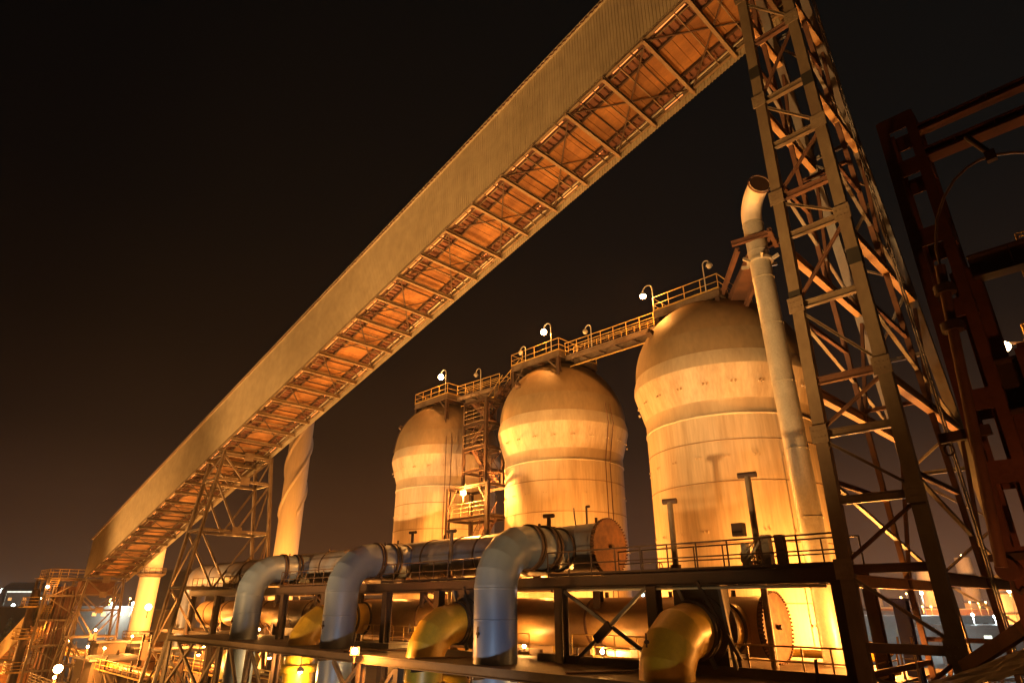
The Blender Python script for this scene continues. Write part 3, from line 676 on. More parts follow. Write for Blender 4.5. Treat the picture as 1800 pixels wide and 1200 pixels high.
def gus(p, s=.5):
    bb = MB(); p = Vector(p); bb.box(p.x - s * .5, p.x + s * .5, p.y - .24, p.y - .21, p.z - s * .55, p.z + s * .55)
    for k in range(8): bb.tube([(p.x - .16 + .11 * (k % 4), p.y - .21, p.z - .1 + .2 * (k // 4)), (p.x - .16 + .11 * (k % 4), p.y - .265, p.z - .1 + .2 * (k // 4))], .022, 6)
    return bb.build('gusset_plate', 'beam', t)
for i, z in enumerate(lev):
    member(t, 'face_strut', P('l', 'n', z), P('r', 'n', z), 'olive' if i % 3 else 'rust', .18, .24)
    if i % 2 == 0: member(t, 'face_strut', P('l', 'f', z), P('r', 'f', z), 'olive2', .12, .16)
    elif i % 4 == 1: member(t, 'face_strut', P('l', 'm', z), P('r', 'm', z), 'rust', .10, .14)
    gus(P('l' if i % 2 == 0 else 'r', 'n', z), .5)
    if i < len(lev) - 1:
        z2 = lev[i + 1]; a, c = ('r', 'l') if i % 2 else ('l', 'r')
        # the zigzag runs L1 low -> L2 high on even bays
        member(t, 'face_brace', P(a, 'n', z + .15), P(c, 'n', z2 - .15), 'olive' if i % 2 else 'rust', .11, .09)
        member(t, 'face_brace', P(a, 'f', z + .15), P(c, 'f', z2 - .15), 'olive2', .10, .08, 'b')
YL = [-9.5, -4.2, .6, 6.2, 11.3, 17.6, 22.5]
for side in 'lr':
    for i, z in enumerate(YL):
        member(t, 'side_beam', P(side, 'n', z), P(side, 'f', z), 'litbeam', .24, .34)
        if i < len(YL) - 1:
            z2 = YL[i + 1]; zm = (z + z2) / 2
            member(t, 'side_brace', P(side, 'n', zm), P(side, 'f', z + .2), 'olive2', .12, .10)
            member(t, 'side_strut', P(side, 'n', zm), P(side, 'm', zm), 'rust', .12, .16)
            yy = rows['f'][0](z) ; a = Vector(P(side, 'n', z)).lerp(Vector(P(side, 'f', z)), .55); member(t, 'side_brace', a, P(side, 'f', z2 - .3), 'rust', .13, .08, 'b')
b = MB()
for k in range(40):   # ladder up the side of the tower
    z = -12 + .9 * k; b.tube([(-4.1, 21.1 + .14 * (24 - z), z), (-4.1, 21.5 + .14 * (24 - z), z)], .02, 6)
for dy in (0, .4): b.tube([(-4.1, 21.1 + dy + .14 * 36, -12), (-4.1, 21.1 + dy + .14 * 0, 24)], .03, 6)
b.build('ladder', 'olive2', t)

# ------------------------------------------------------------------ gallery trestles at the left
def trestle(X0, X1, ztop, zlow, yt, bat, label, levels, m='steel', wd=.3):
    t = thing('gallery_trestle', label, 'trestle', (X0, 22, zlow), 'trestles under the sloping gallery')
    f = lambda s_, z: (yt[0] - bat * (ztop - z)) if s_ == 0 else (yt[1] + bat * (ztop - z))
    dxs = (0, 0)
    for X in (X0, X1):
        for s_ in (0, 1):
            member(t, 'leg', (X, f(s_, zlow), zlow), (X, f(s_, ztop), ztop if X == X0 else zb(X) - .3), m, wd, wd, up=(0, 1, 0), t=.05)
        for i, z in enumerate(levels):
            member(t, 'cross_strut', (X, f(0, z), z), (X, f(1, z), z), m, wd * .7, wd * .8)
            nx = levels[i + 1] if i + 1 < len(levels) else zlow
            ym_ = (f(0, z) + f(1, z)) / 2
            if i % 2 == 0 or len(levels) > 5:
                member(t, 'diagonal_brace', (X, f(0, z), z), (X, (f(0, nx) + f(1, nx)) / 2, nx), m, wd * .55, wd * .55)
                member(t, 'diagonal_brace', (X, f(1, z), z), (X, (f(0, nx) + f(1, nx)) / 2, nx), m, wd * .55, wd * .55)
            else:
                member(t, 'diagonal_brace', (X, ym_, z), (X, f(0, nx), nx), m, wd * .55, wd * .55); member(t, 'diagonal_brace', (X, ym_, z), (X, f(1, nx), nx), m, wd * .55, wd * .55)
            if X == X0: MB().box(X + .18, X + .21, ym_ - .4, ym_ + .4, z - .35, z + .35).build('gusset_plate', m, t)
    for s_ in (0, 1):
        for i, z in enumerate(levels):
            member(t, 'side_strut', (X0, f(s_, z), z), (X1, f(s_, z), z), m, wd * .5, wd * .6)
            nx = levels[i + 1] if i + 1 < len(levels) else zlow
            member(t, 'side_brace', (X0, f(s_, z), z), (X1, f(s_, nx), nx), m, wd * .4, wd * .4)
    return t
trestle(-57.0, -60.2, 12.55, GROUND, (20.0, 24.3), .115, 'tall steel trestle under the gallery at the end of the decks', [12.3, 10.1, 5.8, 1.2, -3.4, -8.0], wd=.27)
trestle(-94.5, -97.5, 2.8, GROUND, (19.8, 23.7), .085, 'lower crossed steel trestle under the low end of the gallery', [2.7, 1.0, -.75, -3.7, -6.8, -10], wd=.24)

# ------------------------------------------------------------------ chimneys
t = thing('chimney', 'tall pale chimney with spiral strakes seen behind the gallery', 'chimney', (-105.6, 50, GROUND))
R1 = 1.95
MB().lathe(-105.6, 50, [(R1 * 1.1, GROUND), (R1, 10), (R1 * .97, 42)], 48).build('shaft', 'chim', t)
for k in range(3):
    b = MB(); pr = []
    N = 90
    vs = []; fs = []
    for i in range(N + 1):
        z = 14 + 27 * i / N; a = 2 * pi * k / 3 + 2 * pi * (z - 14) / 24
        for r_, dz in ((R1 * .95, -.9), (R1 + .28, 0), (R1 * .95, .9)):
            vs.append((-105.6 + r_ * cos(a), 50 + r_ * sin(a), z + dz))
    for i in range(N):
        for j in range(2): fs.append((i * 3 + j, i * 3 + j + 1, i * 3 + j + 4, i * 3 + j + 3))
    b.add(vs, fs, True); b.build('spiral_strake', 'chim', t)
MB().tube([(-107.6, 47.2, -5), (-107.6, 47.2, 16)], .12, 8).build('down_pipe', 'dark', t)
light(t, (-95, 50, -9), 15000, SOD, .5); light(t, (-99, 40, -8), 11000, SOD, .5)
SX, SY = -124.6, 35.2
t = thing('steel_stack', 'pale ringed steel stack with caged ladder at the lower left', 'chimney', (SX, SY, GROUND))
MB().lathe(SX, SY, [(1.75, GROUND), (1.65, -5.5), (1.6, -5.2), (1.55, 10.4), (1.9, 10.6), (1.9, 11.0)], 48).build('shaft', 'chim', t)
for z in (-5.2, 4.6, 3.4):
    if z == 3.4: continue
    MB().lathe(SX, SY, [(1.55, z - .5), (2.25, z), (2.25, z + .12), (1.55, z + .12)], 40, cap=False).build('ring_platform', 'steel', t)
    r_ = MB()
    for h_ in (.5, 1.0): r_.tube([(SX + 2.25 * cos(a * pi / 16), SY + 2.25 * sin(a * pi / 16), z + h_) for a in range(33)], .05, 6)
    for a in range(16): r_.tube([(SX + 2.25 * cos(a * pi / 8), SY + 2.25 * sin(a * pi / 8), z), (SX + 2.25 * cos(a * pi / 8), SY + 2.25 * sin(a * pi / 8), z + 1)], .04, 6)
    r_.build('ring_railing', 'steel', t)
light(t, (-116, 34, -8), 2000, SOD, .5); light(t, (-117, 28, 2), 1200, (1, .42, .12), .5)
b = MB(); la = -2.6; lx, ly = SX + 1.95 * cos(la), SY + 1.95 * sin(la)
for dx in (-.4, .4): b.tube([(lx + dx, ly, GROUND), (lx + dx, ly, 9)], .06, 6)
for k in range(50): b.tube([(lx - .4, ly, GROUND + .46 * k), (lx + .4, ly, GROUND + .46 * k)], .04, 5)
b.build('ladder', 'steel', t)

# ------------------------------------------------------------------ lamps
LG = 'lit sodium lamps around the stoves'
def gooseneck(p, h, label, lit=True, power=0, dirx=-1, curl=.35, bulb=.16):
    p = Vector(p); t = thing('gooseneck_lamp', label, 'lamp', p, 'gooseneck lamps on the stove tops')
    pts = [p, p + Vector((0, 0, h - curl))] + [p + Vector((dirx * curl * (1 - cos(a * pi / 6)), 0, h - curl + curl * sin(a * pi / 6))) for a in range(1, 7)]
    MB().tube(pts, .035, 8).build('pole', 'galv', t)
    e = pts[-1]
    MB().lathe(e.x, e.y, [(.05, e.z + .05), (.16, e.z - .08), (.2, e.z - .2)], 14).build('lamp_shade', 'galv', t)
    MB().ball((e.x, e.y, e.z - .22), bulb, 12).build('bulb', 'g_sod' if lit else 'g_off', t)
    if lit: light(t, (e.x, e.y, e.z - .45), power, SOD, .12)
    return t
M['g_off'] = mat('unlit_lamp_glass', (.6, .55, .45), .2)
gooseneck((-17.95, 29.7, 16.2), 1.9, 'lit gooseneck lamp at the corner of the nearest stove platform', True, 420, bulb=.19)
gooseneck((-27.4, 30.9, 16.6), 2.4, 'lit gooseneck lamp on the middle stove platform', True, 480, bulb=.22)
gooseneck((-39.9, 31.2, 16.45), 2.3, 'lit gooseneck lamp on the farthest stove platform', True, 480, bulb=.24)
gooseneck((-14.5, 29.7, 16.2), 2.0, 'unlit gooseneck lamp at the right of the nearest stove platform', False, dirx=1, curl=.2)
gooseneck((-24.2, 31.5, 16.3), 1.7, 'unlit gooseneck lamp at the end of the long footbridge', False, curl=.25)
gooseneck((-30.0, 30.9, 16.6), 1.3, 'unlit gooseneck lamp left on the middle stove platform', False, curl=.25)
gooseneck((-36.5, 32.2, 16.2), 2.0, 'unlit tall gooseneck lamp beside the footbridge of the farthest stove', False, curl=.3)
def flood(p, target, power, label, col=SOD, post=None, size=.3, lens='g_sod', kind='POINT', angle=120, fr=.22, group=LG):
    """floodlight: box housing with glowing lens, yoke and post"""
    p = Vector(p); d = (Vector(target) - p).normalized(); t = thing('flood_lamp', label, 'lamp', p, group)
    b = MB(); b.beam(p - d * .22, p, .42, .34); b.build('housing', 'dark', t)
    MB().ball(p + d * .05, fr * .62, 14).build('bulb_glass', lens, t)
    pb = post if post is not None else p.z - 1.2
    q = p - d * .11
    MB().tube([(q.x, q.y, pb), (q.x, q.y, q.z - .17)], .05, 8).build('post', 'dark', t)
    light(t, p + d * .25, power, col, size, kind, target, angle)
    return t
# between the headers and the stoves: these wash the shells from below
flood((-9.0, 29.2, -1.7), (-13, 32, 6), 1900, 'flood lamp at the foot of the nearest stove, right side', post=ZL)
flood((-21.6, 28.6, -1.7), (-20, 33, 8), 1700, 'flood lamp low between the nearest and middle stoves', post=ZL)
flood((-35.4, 28.6, -1.7), (-36, 33, 8), 1700, 'flood lamp low between the middle and farthest stoves', post=ZL)
flood((-48.6, 28.6, -1.7), (-45, 33, 8), 1500, 'flood lamp low left of the farthest stove', post=ZL)
flood((-16.5, 28.3, -1.9), (-16, 33, 8), 700, 'small flood lamp behind the lower header, nearest stove', post=ZL)
flood((-29.5, 28.3, -1.9), (-29, 33, 8), 700, 'small flood lamp behind the lower header, middle stove', post=ZL)
flood((-8.4, 25.4, -1.3), (-11, 31, 6), 620, 'added fill lamp right of the lower blind flange', post=ZL)  # added to brighten the nearest stove from the front right
flood((-12.4, 25.9, 1.5), (-13.5, 32, 8), 170, 'added fill lamp on the upper deck behind the header, right part', post=ZU - .1, size=.2)  # this and the next two are added to fill shadow on the stoves
flood((-24.4, 25.9, 1.5), (-25.5, 33, 8), 300, 'added fill lamp on the upper deck behind the header, middle part', post=ZU - .1, size=.2)
flood((-38.0, 25.9, 1.5), (-38.5, 33, 8), 300, 'added fill lamp on the upper deck behind the header, left part', post=ZU - .1, size=.2)
# stair tower lamp
flood((-34.15, 28.7, 7.2), (-28, 22, 5.5), 2800, 'bright lamp under the top beam of the stair tower', post=6.6, size=.15)
# front of the decks
flood((-27.5, 16.95, -2.0), (-18, 10, -1.0), 420, 'bright lamp at the deck edge under the middle blue pipe', post=-2.5, size=.12)
flood((-65.9, 19.0, -.3), (-30, 8, -1), 2200, 'bright lamp on the trestle beside the pale ringed stack', post=-1.2, size=.15, fr=.42)
flood((-70.5, 14.2, -5.2), (-35, 6, -4), 2600, 'bright lamp low in front of the crossed trestle', post=GROUND, size=.2, fr=.55)

# floodlight masts added out of view to wash the place from the camera side
def mast(x, y, z, target, power, col, label, angle=100, size=.5):
    t = thing('floodlight_mast', label, 'floodlight mast', (x, y, GROUND), 'yard floodlight masts')
    MB().tube([(x, y, GROUND), (x, y, z - .3)], .16, 10).build('mast', 'galv', t)
    b = MB().beam((x - .6, y, z - .2), (x + .6, y, z - .2), .1, .1); b.build('crossarm', 'dark', t)
    d = (Vector(target) - Vector((x, y, z))).normalized()
    p = Vector((x, y, z)); MB().beam(p - d * .3, p, .6, .5).build('housing', 'dark', t); MB().beam(p, p + d * .03, .5, .4).build('glass', 'g_sod2', t)
    light(t, p + d * .3, power, col, size, 'SPOT', target, angle)
mast(-12, 1.0, -7.5, (-17, 20, 21), 5000, (1.0, .50, .15), 'added floodlight mast washing the high end of the gallery', 74, .4)
mast(-40, 0.0, -7.5, (-40, 20, 17), 7000, (1.0, .50, .15), 'added floodlight mast washing the middle of the gallery', 76, .4)
mast(-74, 0.0, -9, (-72, 20, 9), 6200, (1.0, .50, .15), 'added floodlight mast washing the low end of the gallery', 76, .4)
mast(-30, 4.0, -7.0, (-28, 26, 2), 450, (1.0, .48, .12), 'weak added floodlight mast facing the decks', 90)
mast(-9, 2.5, -7.5, (-27, 19, -3), 520, (.80, .92, 1.0), 'added floodlight mast with whiter light aimed at the pipe risers', 44)
mast(-2, 6.0, -7.5, (-12.2, 19.2, -1.5), 110, (.95, 1.0, .62), 'small added greenish floodlight mast aimed at the nearest yellow bend', 30)
mast(-17, 6.0, -4.0, (-10.4, 27.6, 11), 420, (1.0, .80, .48), 'small added floodlight mast aimed up at the tall bent pipe', 30)
flood((-.3, 8.0, -3.6), (-1.2, 13, 3), 130, 'small orange lamp added under the dark battened columns', col=(1, .30, .07), post=GROUND, size=.1)  # added out of view to brighten the dark red columns

# ------------------------------------------------------------------ transfer tower and low gallery at the far left
t = thing('transfer_tower', 'cluttered brown transfer tower with yellow landings at the low end of the gallery', 'tower', (-103, 18.5, GROUND))
X0, X1, Y0, Y1, ZT = -99.0, -106.0, 16.5, 20.6, 2.9
for x in (X0, X1, -102.5):
    for y in (Y0, Y1): member(t, 'post', (x, y, GROUND), (x, y, ZT), 'steel', .28, .28, up=(0, 1, 0))
for i, z in enumerate((2.9, .9, -1.9, -4.7, -7.4, -10.2)):
    for y in (Y0, Y1): member(t, 'ring_beam', (X0, y, z), (X1, y, z), 'steel', .14, .2)
    for x in (X0, X1): member(t, 'ring_beam', (x, Y0, z), (x, Y1, z), 'steel', .16, .24)
    MB().box(X1, X0 - .1, Y0 + .1, Y1 - .1, z - .05, z).build('floor_plate', 'tread', t)
    if i < 5: member(t, 'diagonal_brace', (X0, Y0 if i % 2 else Y1, z), (X0, Y1 if i % 2 else Y0, z - 2.6), 'steel', .12, .1, 'a')
for i, z in enumerate((2.9, -.4, -3.9, -7.5)):
    MB().box(-101.4, -99.2, 14.6 if i else 15.4, 16.5, z - .06, z).build('landing', 'yrail', t)
    rail(t, [(-101.4, 16.5, z), (-101.4, 14.8, z), (-99.2, 14.8, z), (-99.2, 16.4, z)] if i else [(-105, 16.5, z), (-99.2, 16.5, z), (-99.2, 20.5, z)], 'yrail', 1.1, 1.1, .05, mid=2)
    if i < 3: stair(t, (-99.0 - 0, 16.8, z), (-99.0 - 2.6, 16.8, z - 3.4), .9, 'yrail', railm='yrail')
b = MB()
MB().box(-105, -100.3, 18.3, 20.3, GROUND, 2.0).build('clad_shaft', 'tread', t)
for k in range(10):
    y = 17.0 + .36 * k; x = -99.3 - .1 * (k % 3)
    MB().tube([(x, y, GROUND), (x, y, 2.4 - .3 * (k % 4))], .06 + .02 * (k % 3), 8).build('riser_pipe', ('rust', 'steel', 'brail')[k % 3], t)
MB().lathe(-101.5, 16.0, [(.5, GROUND), (.5, .8), (.35, 1.6), (.05, 1.7)], 20).build('dust_duct', 'dark', t)
MB().box(-98.9, -97.0, 19.7, 23.4, .9, 2.6).build('chute', 'rust', t)
light(t, (-100.5, 18, -2.9), 120, SOD, .15); light(t, (-98.0, 17.5, 1.8), 90, SOD, .15)
MB().ball((-98.8, 16.6, 1.9), .16).build('bulb', 'g_sod', t)

t = thing('low_conveyor_gallery', 'short low conveyor gallery with pale side sheet running down out of the left edge', 'conveyor gallery', (-95, 14, -4))
A = Vector((-103.0, 16.7, -1.5)); B = Vector((-146, 17.6, -12.0)); n_ = Vector((0.0, 1, 0)) * 2.8
dirv = (B - A); N = 90; vs = []
for i in range(N + 1):
    p = A + dirv * i / N - n_.normalized() * (.05 * (i % 2)); vs += [p - Vector((0, 0, 1.15)), p + Vector((0, 0, 1.25))]
MB().add(vs, [(2 * i, 2 * i + 2, 2 * i + 3, 2 * i + 1) for i in range(N)]).build('side_panel', 'panel', t)
MB().add([v + n_ for v in vs], [(2 * i, 2 * i + 2, 2 * i + 3, 2 * i + 1) for i in range(N)]).build('side_panel', 'panel', t)
light(t, (-104, 11, -6.5), 1500, SOD, .4); light(t, (-118, 11, -9), 1500, SOD, .4)  # lights without fixtures, added to brighten the low gallery side
h = n_ / 2
MB().beam(A + h + Vector((0, 0, 1.3)), B + h + Vector((0, 0, 1.3)), 3.2, .1).build('roof', 'panel', t)
MB().beam(A + h - Vector((0, 0, 1.2)), B + h - Vector((0, 0, 1.2)), 2.7, .1).build('floor', 'plank', t)
for i in range(14):
    p = A.lerp(B, i / 13) - Vector((0, 0, 1.35)); member(t, 'cross_beam', p, p + n_, 'beam', .14, .2)
for k in (.25, .8):
    p = A.lerp(B, k)
    for q in (p, p + n_): member(t, 'leg', (q.x, q.y, GROUND), (q.x, q.y, q.z - 1.4), 'steel', .22, .22, up=(0, 1, 0))
    member(t, 'diagonal_brace', (p.x, p.y, p.z - 1.6), ((p + n_).x, (p + n_).y, p.z - 5), 'steel', .12, .12)

# clutter between the trestles: hoppers, frames, platforms, a pipe bridge
t = thing('hopper', 'square orange lit hopper on legs at the foot of the pale ringed stack', 'hopper', (-72, 22.5, GROUND))
MB().box(-73.0, -70.5, 21.2, 23.6, -5.0, -3.4).build('upper_bin', 'plank', t)
MB().prism((-71.75, 22.4, -7.4), (-71.75, 22.4, -5.1), [(-1.0, -1.0), (1.0, -1.0), (1.0, 1.0), (-1.0, 1.0)], (0, 1, 0)).build('lower_bin', 'plank', t)
for x in (-73, -70.5):
    for y in (21.2, 23.6): member(t, 'leg', (x, y, GROUND), (x, y, -2.6), 'steel', .2, .2, up=(0, 1, 0))
MB().box(-73.4, -70.2, 20.8, 24.0, -2.7, -2.55).build('lid_plate', 'steel', t)


t = thing('service_platform', 'low railed service platform with lit roofs behind the crossed trestle', 'platform', (-84, 22, -7))
MB().box(-92, -74, 16, 27, -8.3, -8.1).build('floor_plate', 'grate', t)
rail(t, [(-74, 16, -8.1), (-74, 27, -8.1)], 'steel', 1.1, 1.2, .05, mid=3)
rail(t, [(-92, 16, -8.1), (-74, 16, -8.1)], 'steel', 1.1, 1.5, .05, mid=3)
for x in (-91.5, -83, -74.5):
    for y in (16.3, 26.7): member(t, 'post', (x, y, GROUND), (x, y, -8.3), 'steel', .25, .25, up=(0, 1, 0))
rr = random.Random(3)
shed_lab = ['low lit shed with pale flat roof behind the crossed trestle, nearest the lamp', 'low orange shed left of the stack foot, second row', 'brown shed under the low gallery', 'small pale cabin beyond the service platform', 'long orange lit shed right behind the ringed stack']
for i, (x, y, sx, sy, z1, m) in enumerate(((-86, 22, 7, 5, -5.6, 'bld'), (-98, 30, 9, 7, -5.2, 'bld'), (-112, 18, 8, 8, -7.2, 'plank'), (-96, 24, 4, 3, -4.4, 'bld'), (-128, 46, 22, 9, -1.2, 'bld'))):
    tt = thing('shed', shed_lab[i], 'shed', (x, y, GROUND), 'low sheds at the left')
    MB().box(x - sx / 2, x + sx / 2, y - sy / 2, y + sy / 2, GROUND, z1).build('wall', m, tt)
    MB().box(x - sx / 2 - .3, x + sx / 2 + .3, y - sy / 2 - .3, y + sy / 2 + .3, z1, z1 + .2).build('roof', 'roof', tt)
    k = 0
    xx = x + sx / 2 + .02
    while k < int(sy / 1.6) and i == 4: 
        yy = y - sy / 2 + .9 + 1.6 * k; MB().box(xx - .02, xx + .03, yy - .4, yy + .4, z1 - 1.4, z1 - .6).build('window', 'g_winw' if rr.random() < .5 else 'dark', tt); k += 1
    light(tt, (x + sx / 2 + 1.2, y - sy / 2 - 1, z1 + 1.3), 500, SOD, .2)
    MB().ball((x + sx / 2 + 1.2, y - sy / 2 - 1, z1 + 1.5), .13).build('yard_bulb', 'g_sod', tt); MB().tube([(x + sx / 2 + 1.2, y - sy / 2 - 1, GROUND), (x + sx / 2 + 1.2, y - sy / 2 - 1, z1 + 1.4)], .05, 6).build('lamp_pole', 'dark', tt)
# ------------------------------------------------------------------ under the decks: lower floor with tanks and rails
t = thing('bottom_floor', 'bright lit bottom floor of pale plates below the decks', 'platform', (-32, 24, -7.2))
MB().box(-58, -8, 19.5, 33, -7.4, -7.2).build('floor_plate', 'plank', t)
for x in range(-57, -8, 7): member(t, 'post', (x, 19.7, GROUND), (x, 19.7, -7.4), 'steel', .3, .3, up=(0, 1, 0))
rail(t, [(-57, 19.6, -7.2), (-38.5, 19.6, -7.2)], 'yrail', 1.0, .8, .035, mid=2)
rail(t, [(-35, 19.6, -7.2), (-27, 19.6, -7.2)], 'yrail', 1.0, .8, .035, mid=2)
for i, (x, y, r_, z1, m, lab) in enumerate(((-50.5, 21.5, 1.3, -3.2, 'yellow', 'squat yellow vessel below the deck at its left end'), (-47, 24.5, 1.5, -3.0, 'yellow', 'fat yellow vessel behind the leftmost blue pipe, under the deck'), (-39.5, 22.8, 1.1, -3.6, 'header', 'brown vessel below the deck between blue pipes'), (-28.8, 23.5, 1.2, -3.4, 'yellow', 'yellow vessel under the deck right of the middle blue pipe'), (-15.8, 23.0, 1.1, -3.5, 'header', 'brown vessel under the deck at the right'))):
    tt = thing('vessel', lab, 'tank', (x, y, -7.2), 'vessels under the lower deck')
    MB().lathe(x, y, [(r_, -7.2), (r_, z1 - .4), (r_ * .8, z1 - .1), (r_ * .3, z1), (.02, z1)], 32).build('vessel_wall', m, tt)
    for z in (-6.3, -5.0): MB().lathe(x, y, [(r_, z - .06), (r_ + .08, z - .05), (r_ + .08, z + .05), (r_, z + .06)], 32, cap=False).build('band', 'rust', tt)
for i, (x, y, z, lab) in enumerate(((-52, 19.0, -3.4, 'lamp under the deck near its left end'), (-43, 20.2, -3.2, 'lamp under the deck between left and middle blue pipes'), (-35.2, 18.4, -3.4, 'lamp under the deck beside the middle blue pipe'), (-26.6, 20.5, -3.2, 'lamp under the deck between middle and thickest blue pipes'), (-16, 21, -3.4, 'lamp under the deck near the nearest yellow bend'))):
    tt = thing('bulkhead_lamp', lab, 'lamp', (x, y, z), 'lamps hung under the lower deck')
    MB().tube([(x, y, z + .2), (x, y, ZL - .1)], .03, 6).build('hanger_rod', 'dark', tt); MB().lathe(x, y, [(.06, z + .25), (.2, z + .1), (.22, z)], 14).build('lamp_shade', 'galv', tt)
    MB().ball((x, y, z), .12).build('bulb', 'g_sod', tt); light(tt, (x, y, z - .2), 260, (1, .5, .13), .15)

for i, (x, y, lab) in enumerate(((-14.6, 22.9, 'low deck lamp below the lower header behind the nearest yellow bend'), (-17.6, 22.5, 'low deck lamp behind the crossed braces'), (-22.4, 22.8, 'low deck lamp behind the thickest blue pipe'), (-30.0, 22.4, 'low deck lamp by the bright yellow railing'), (-39.8, 22.6, 'low deck lamp left of the middle blue pipe'), (-50.5, 22.6, 'low deck lamp left of the leftmost blue pipe'), (-60, 22.8, 'low deck lamp near the dished header end'))):
    tt = thing('deck_lamp', lab, 'lamp', (x, y, ZL), 'low lamps standing on the lower deck')
    MB().tube([(x, y, ZL), (x, y, ZL + .3)], .04, 8).build('stem', 'dark', tt); MB().ball((x, y, ZL + .38), .09).build('bulb', 'g_sod', tt)
    light(tt, (x, y, ZL + .42), 125, (1, .42, .09), .12)

# ------------------------------------------------------------------ dark furnace frame at the right edge
FG = 'battened columns of the dark frame'
def batcol(x0, x1, y0, y1, z1, bz, label, m='frame', w_=.16):
    t = thing('battened_column', label, 'column', ((x0 + x1) / 2, (y0 + y1) / 2, GROUND), FG)
    for x in (x0, x1):
        for y in (y0, y1): MB().ibeam((x, y, GROUND), (x, y, z1), w_, w_ * 1.1, .03, (0, 1, 0)).build('flange_bar', m, t)
    for i, z in enumerate(bz):
        for y in (y0 - .07, y1 + .07): MB().box(x0 - .04, x1 + .04, y - .012, y + .012, z - .17, z + .17).build('batten_plate', m, t)
        for x in (x0 - .07, x1 + .07): MB().box(x - .012, x + .012, y0, y1, z - .12, z + .12).build('batten_plate', m, t)
    return t
batcol(-1.72, -1.25, 12.0, 12.6, 8.75, [8.6, 7.55, 6.05, 4.6, 3.0, 1.85, .6, -.8], 'dark red battened column, tallest, right of the lattice tower')
batcol(-1.34, -1.10, 12.3, 12.6, 5.35, [5.2, 4.2, 3.3, 2.3, 1.2, .1, -.8], 'dark red battened column, shorter, at the right edge')
batcol(-.75, -.40, 11.4, 11.9, 3.5, [3.4, 2.6, 1.6, .6, -.5], 'dark red battened column, shortest, cut by the right edge')
def girder(p, q, w_, h_, label, m='frame'):
    t = thing('frame_girder', label, 'girder', p, 'dark girders at the right'); MB().ibeam(p, q, w_, h_, .03).build('girder_web', m, t)
    P_ = Vector(p); Q_ = Vector(q)
    for k in range(1, 8): c = P_.lerp(Q_, k / 8); MB().beam(c - Vector((0, 0, h_ * .45)), c + Vector((0, 0, h_ * .45)), w_ * .9, .02, up=(1, 0, 0)).build('stiffener', m, t)
girder((-1.3, 12.1, 8.35), (3.5, 12.1, 8.35), .2, .16, 'upper thin dark girder crossing the top right sky')
girder((-1.3, 12.1, 7.75), (3.5, 12.1, 7.75), .3, .2, 'second dark girder just below the upper one')
girder((-1.1, 12.2, 5.3), (3.5, 12.2, 5.3), .3, .42, 'deep dark girder meeting the shorter column top', 'dark')
girder((-1.25, 12.2, 3.15), (3.5, 12.2, 3.35), .5, .85, 'very deep dark box girder at the right edge below the lamp', 'dark')
t = thing('hanging_pipe', 'brown downpipe with two dark couplings beside the dark frame', 'pipe', (-1.4, 11, 5))
MB().tube([(-1.36, 11, 5.0), (-1.70, 11, .45)], .075, 12).build('pipe', 'rust', t)
for z in (4.58, 3.95): x = -1.36 - (5.0 - z) * .075; MB().tube([(x, 11, z - .07), (x, 11, z + .07)], .15, 14).build('coupling', 'dark', t)
t = thing('looped_cable', 'thin cable looping over between the dark frame and the right edge', 'cable', (-1, 11, 6))
b = MB().tube([(-1.36, 11, 4.9), (-1.34, 11, 5.3), (-1.22, 11, 5.8), (-1.03, 11, 6.16), (-.83, 11, 6.4), (-.62, 11, 6.53), (-.44, 11, 6.58), (-.27, 11, 6.57), (.0, 11, 6.47), (.4, 11, 6.2), (1.2, 11, 6.0)], .022, 6); b.build('cable', 'steel', t)
MB().box(-.36, -.22, 10.95, 11.05, 6.48, 6.66).build('clip', 'dark', t)
MB().tube([(-.29, 11, 6.62), (-.50, 11.2, 7.2)], .05, 8).build('hanger', 'dark', t)
t = thing('hook_block', 'dark sheave block hanging from a short beam at the right edge', 'hook block', (-1.75, 12, .5))
MB().beam((-1.96, 11.95, .62), (-1.5, 11.95, .63), .12, .1).build('short_beam', 'dark', t)
MB().tube([(-1.78, 11.85, .46), (-1.74, 11.97, .46)], .16, 24).build('sheave', 'frame', t)
MB().tube([(-1.76, 11.9, .32), (-1.76, 11.9, .2), (-1.70, 11.9, .14), (-1.64, 11.9, .2)], .025, 8).build('hook', 'dark', t)
t = thing('lifting_bracket', 'small dark bracket with a ring on the side of the dark frame', 'bracket', (-2.1, 12.2, 2.5))
MB().beam((-2.22, 12.2, 2.52), (-1.5, 12.2, 2.56), .12, .16).build('arm', 'dark', t)
MB().tube([Vector((-2.12 + .07 * cos(a * pi / 6), 12.15, 2.32 + .09 * sin(a * pi / 6))) for a in range(13)], .018, 6).build('ring', 'dark', t)
# brightly lit little platforms beyond, at the right edge
for i, (x, y, z, L, lab) in enumerate(((-.62, 16, 5.1, 1.7, 'small lit platform with yellow rail beside the right edge lamp'), (-.50, 16, 7.30, 1.2, 'yellow railed corner high at the right edge'), (-.60, 16, 6.45, 1.2, 'pale post head between the two yellow railed platforms'))):
    tt = thing('railed_platform', lab, 'platform', (x, y, z), 'lit platforms at the right edge')
    MB().box(x - .35 if i == 0 else x, x + L, y, y + 1.4, z - .12, z).build('floor_plate', 'fascia', tt)
    rail(tt, [(x + (.0 if i else -.3), y + 1.3, z), (x + (.0 if i else -.3), y, z), (x + L, y, z)], 'yrail', .32 if i == 0 else .16, .6, .02, toe=False)
    for xx in (x + .2, x + L): MB().beam((xx, y + .7, GROUND), (xx, y + .7, z - .12), .14, .14, up=(0, 1, 0)).build('support_leg', 'frame', tt)
t = thing('wall_lamp', 'bright sodium lamp on a bracket at the right edge', 'lamp', (-1.31, 16, 5.05), LG)
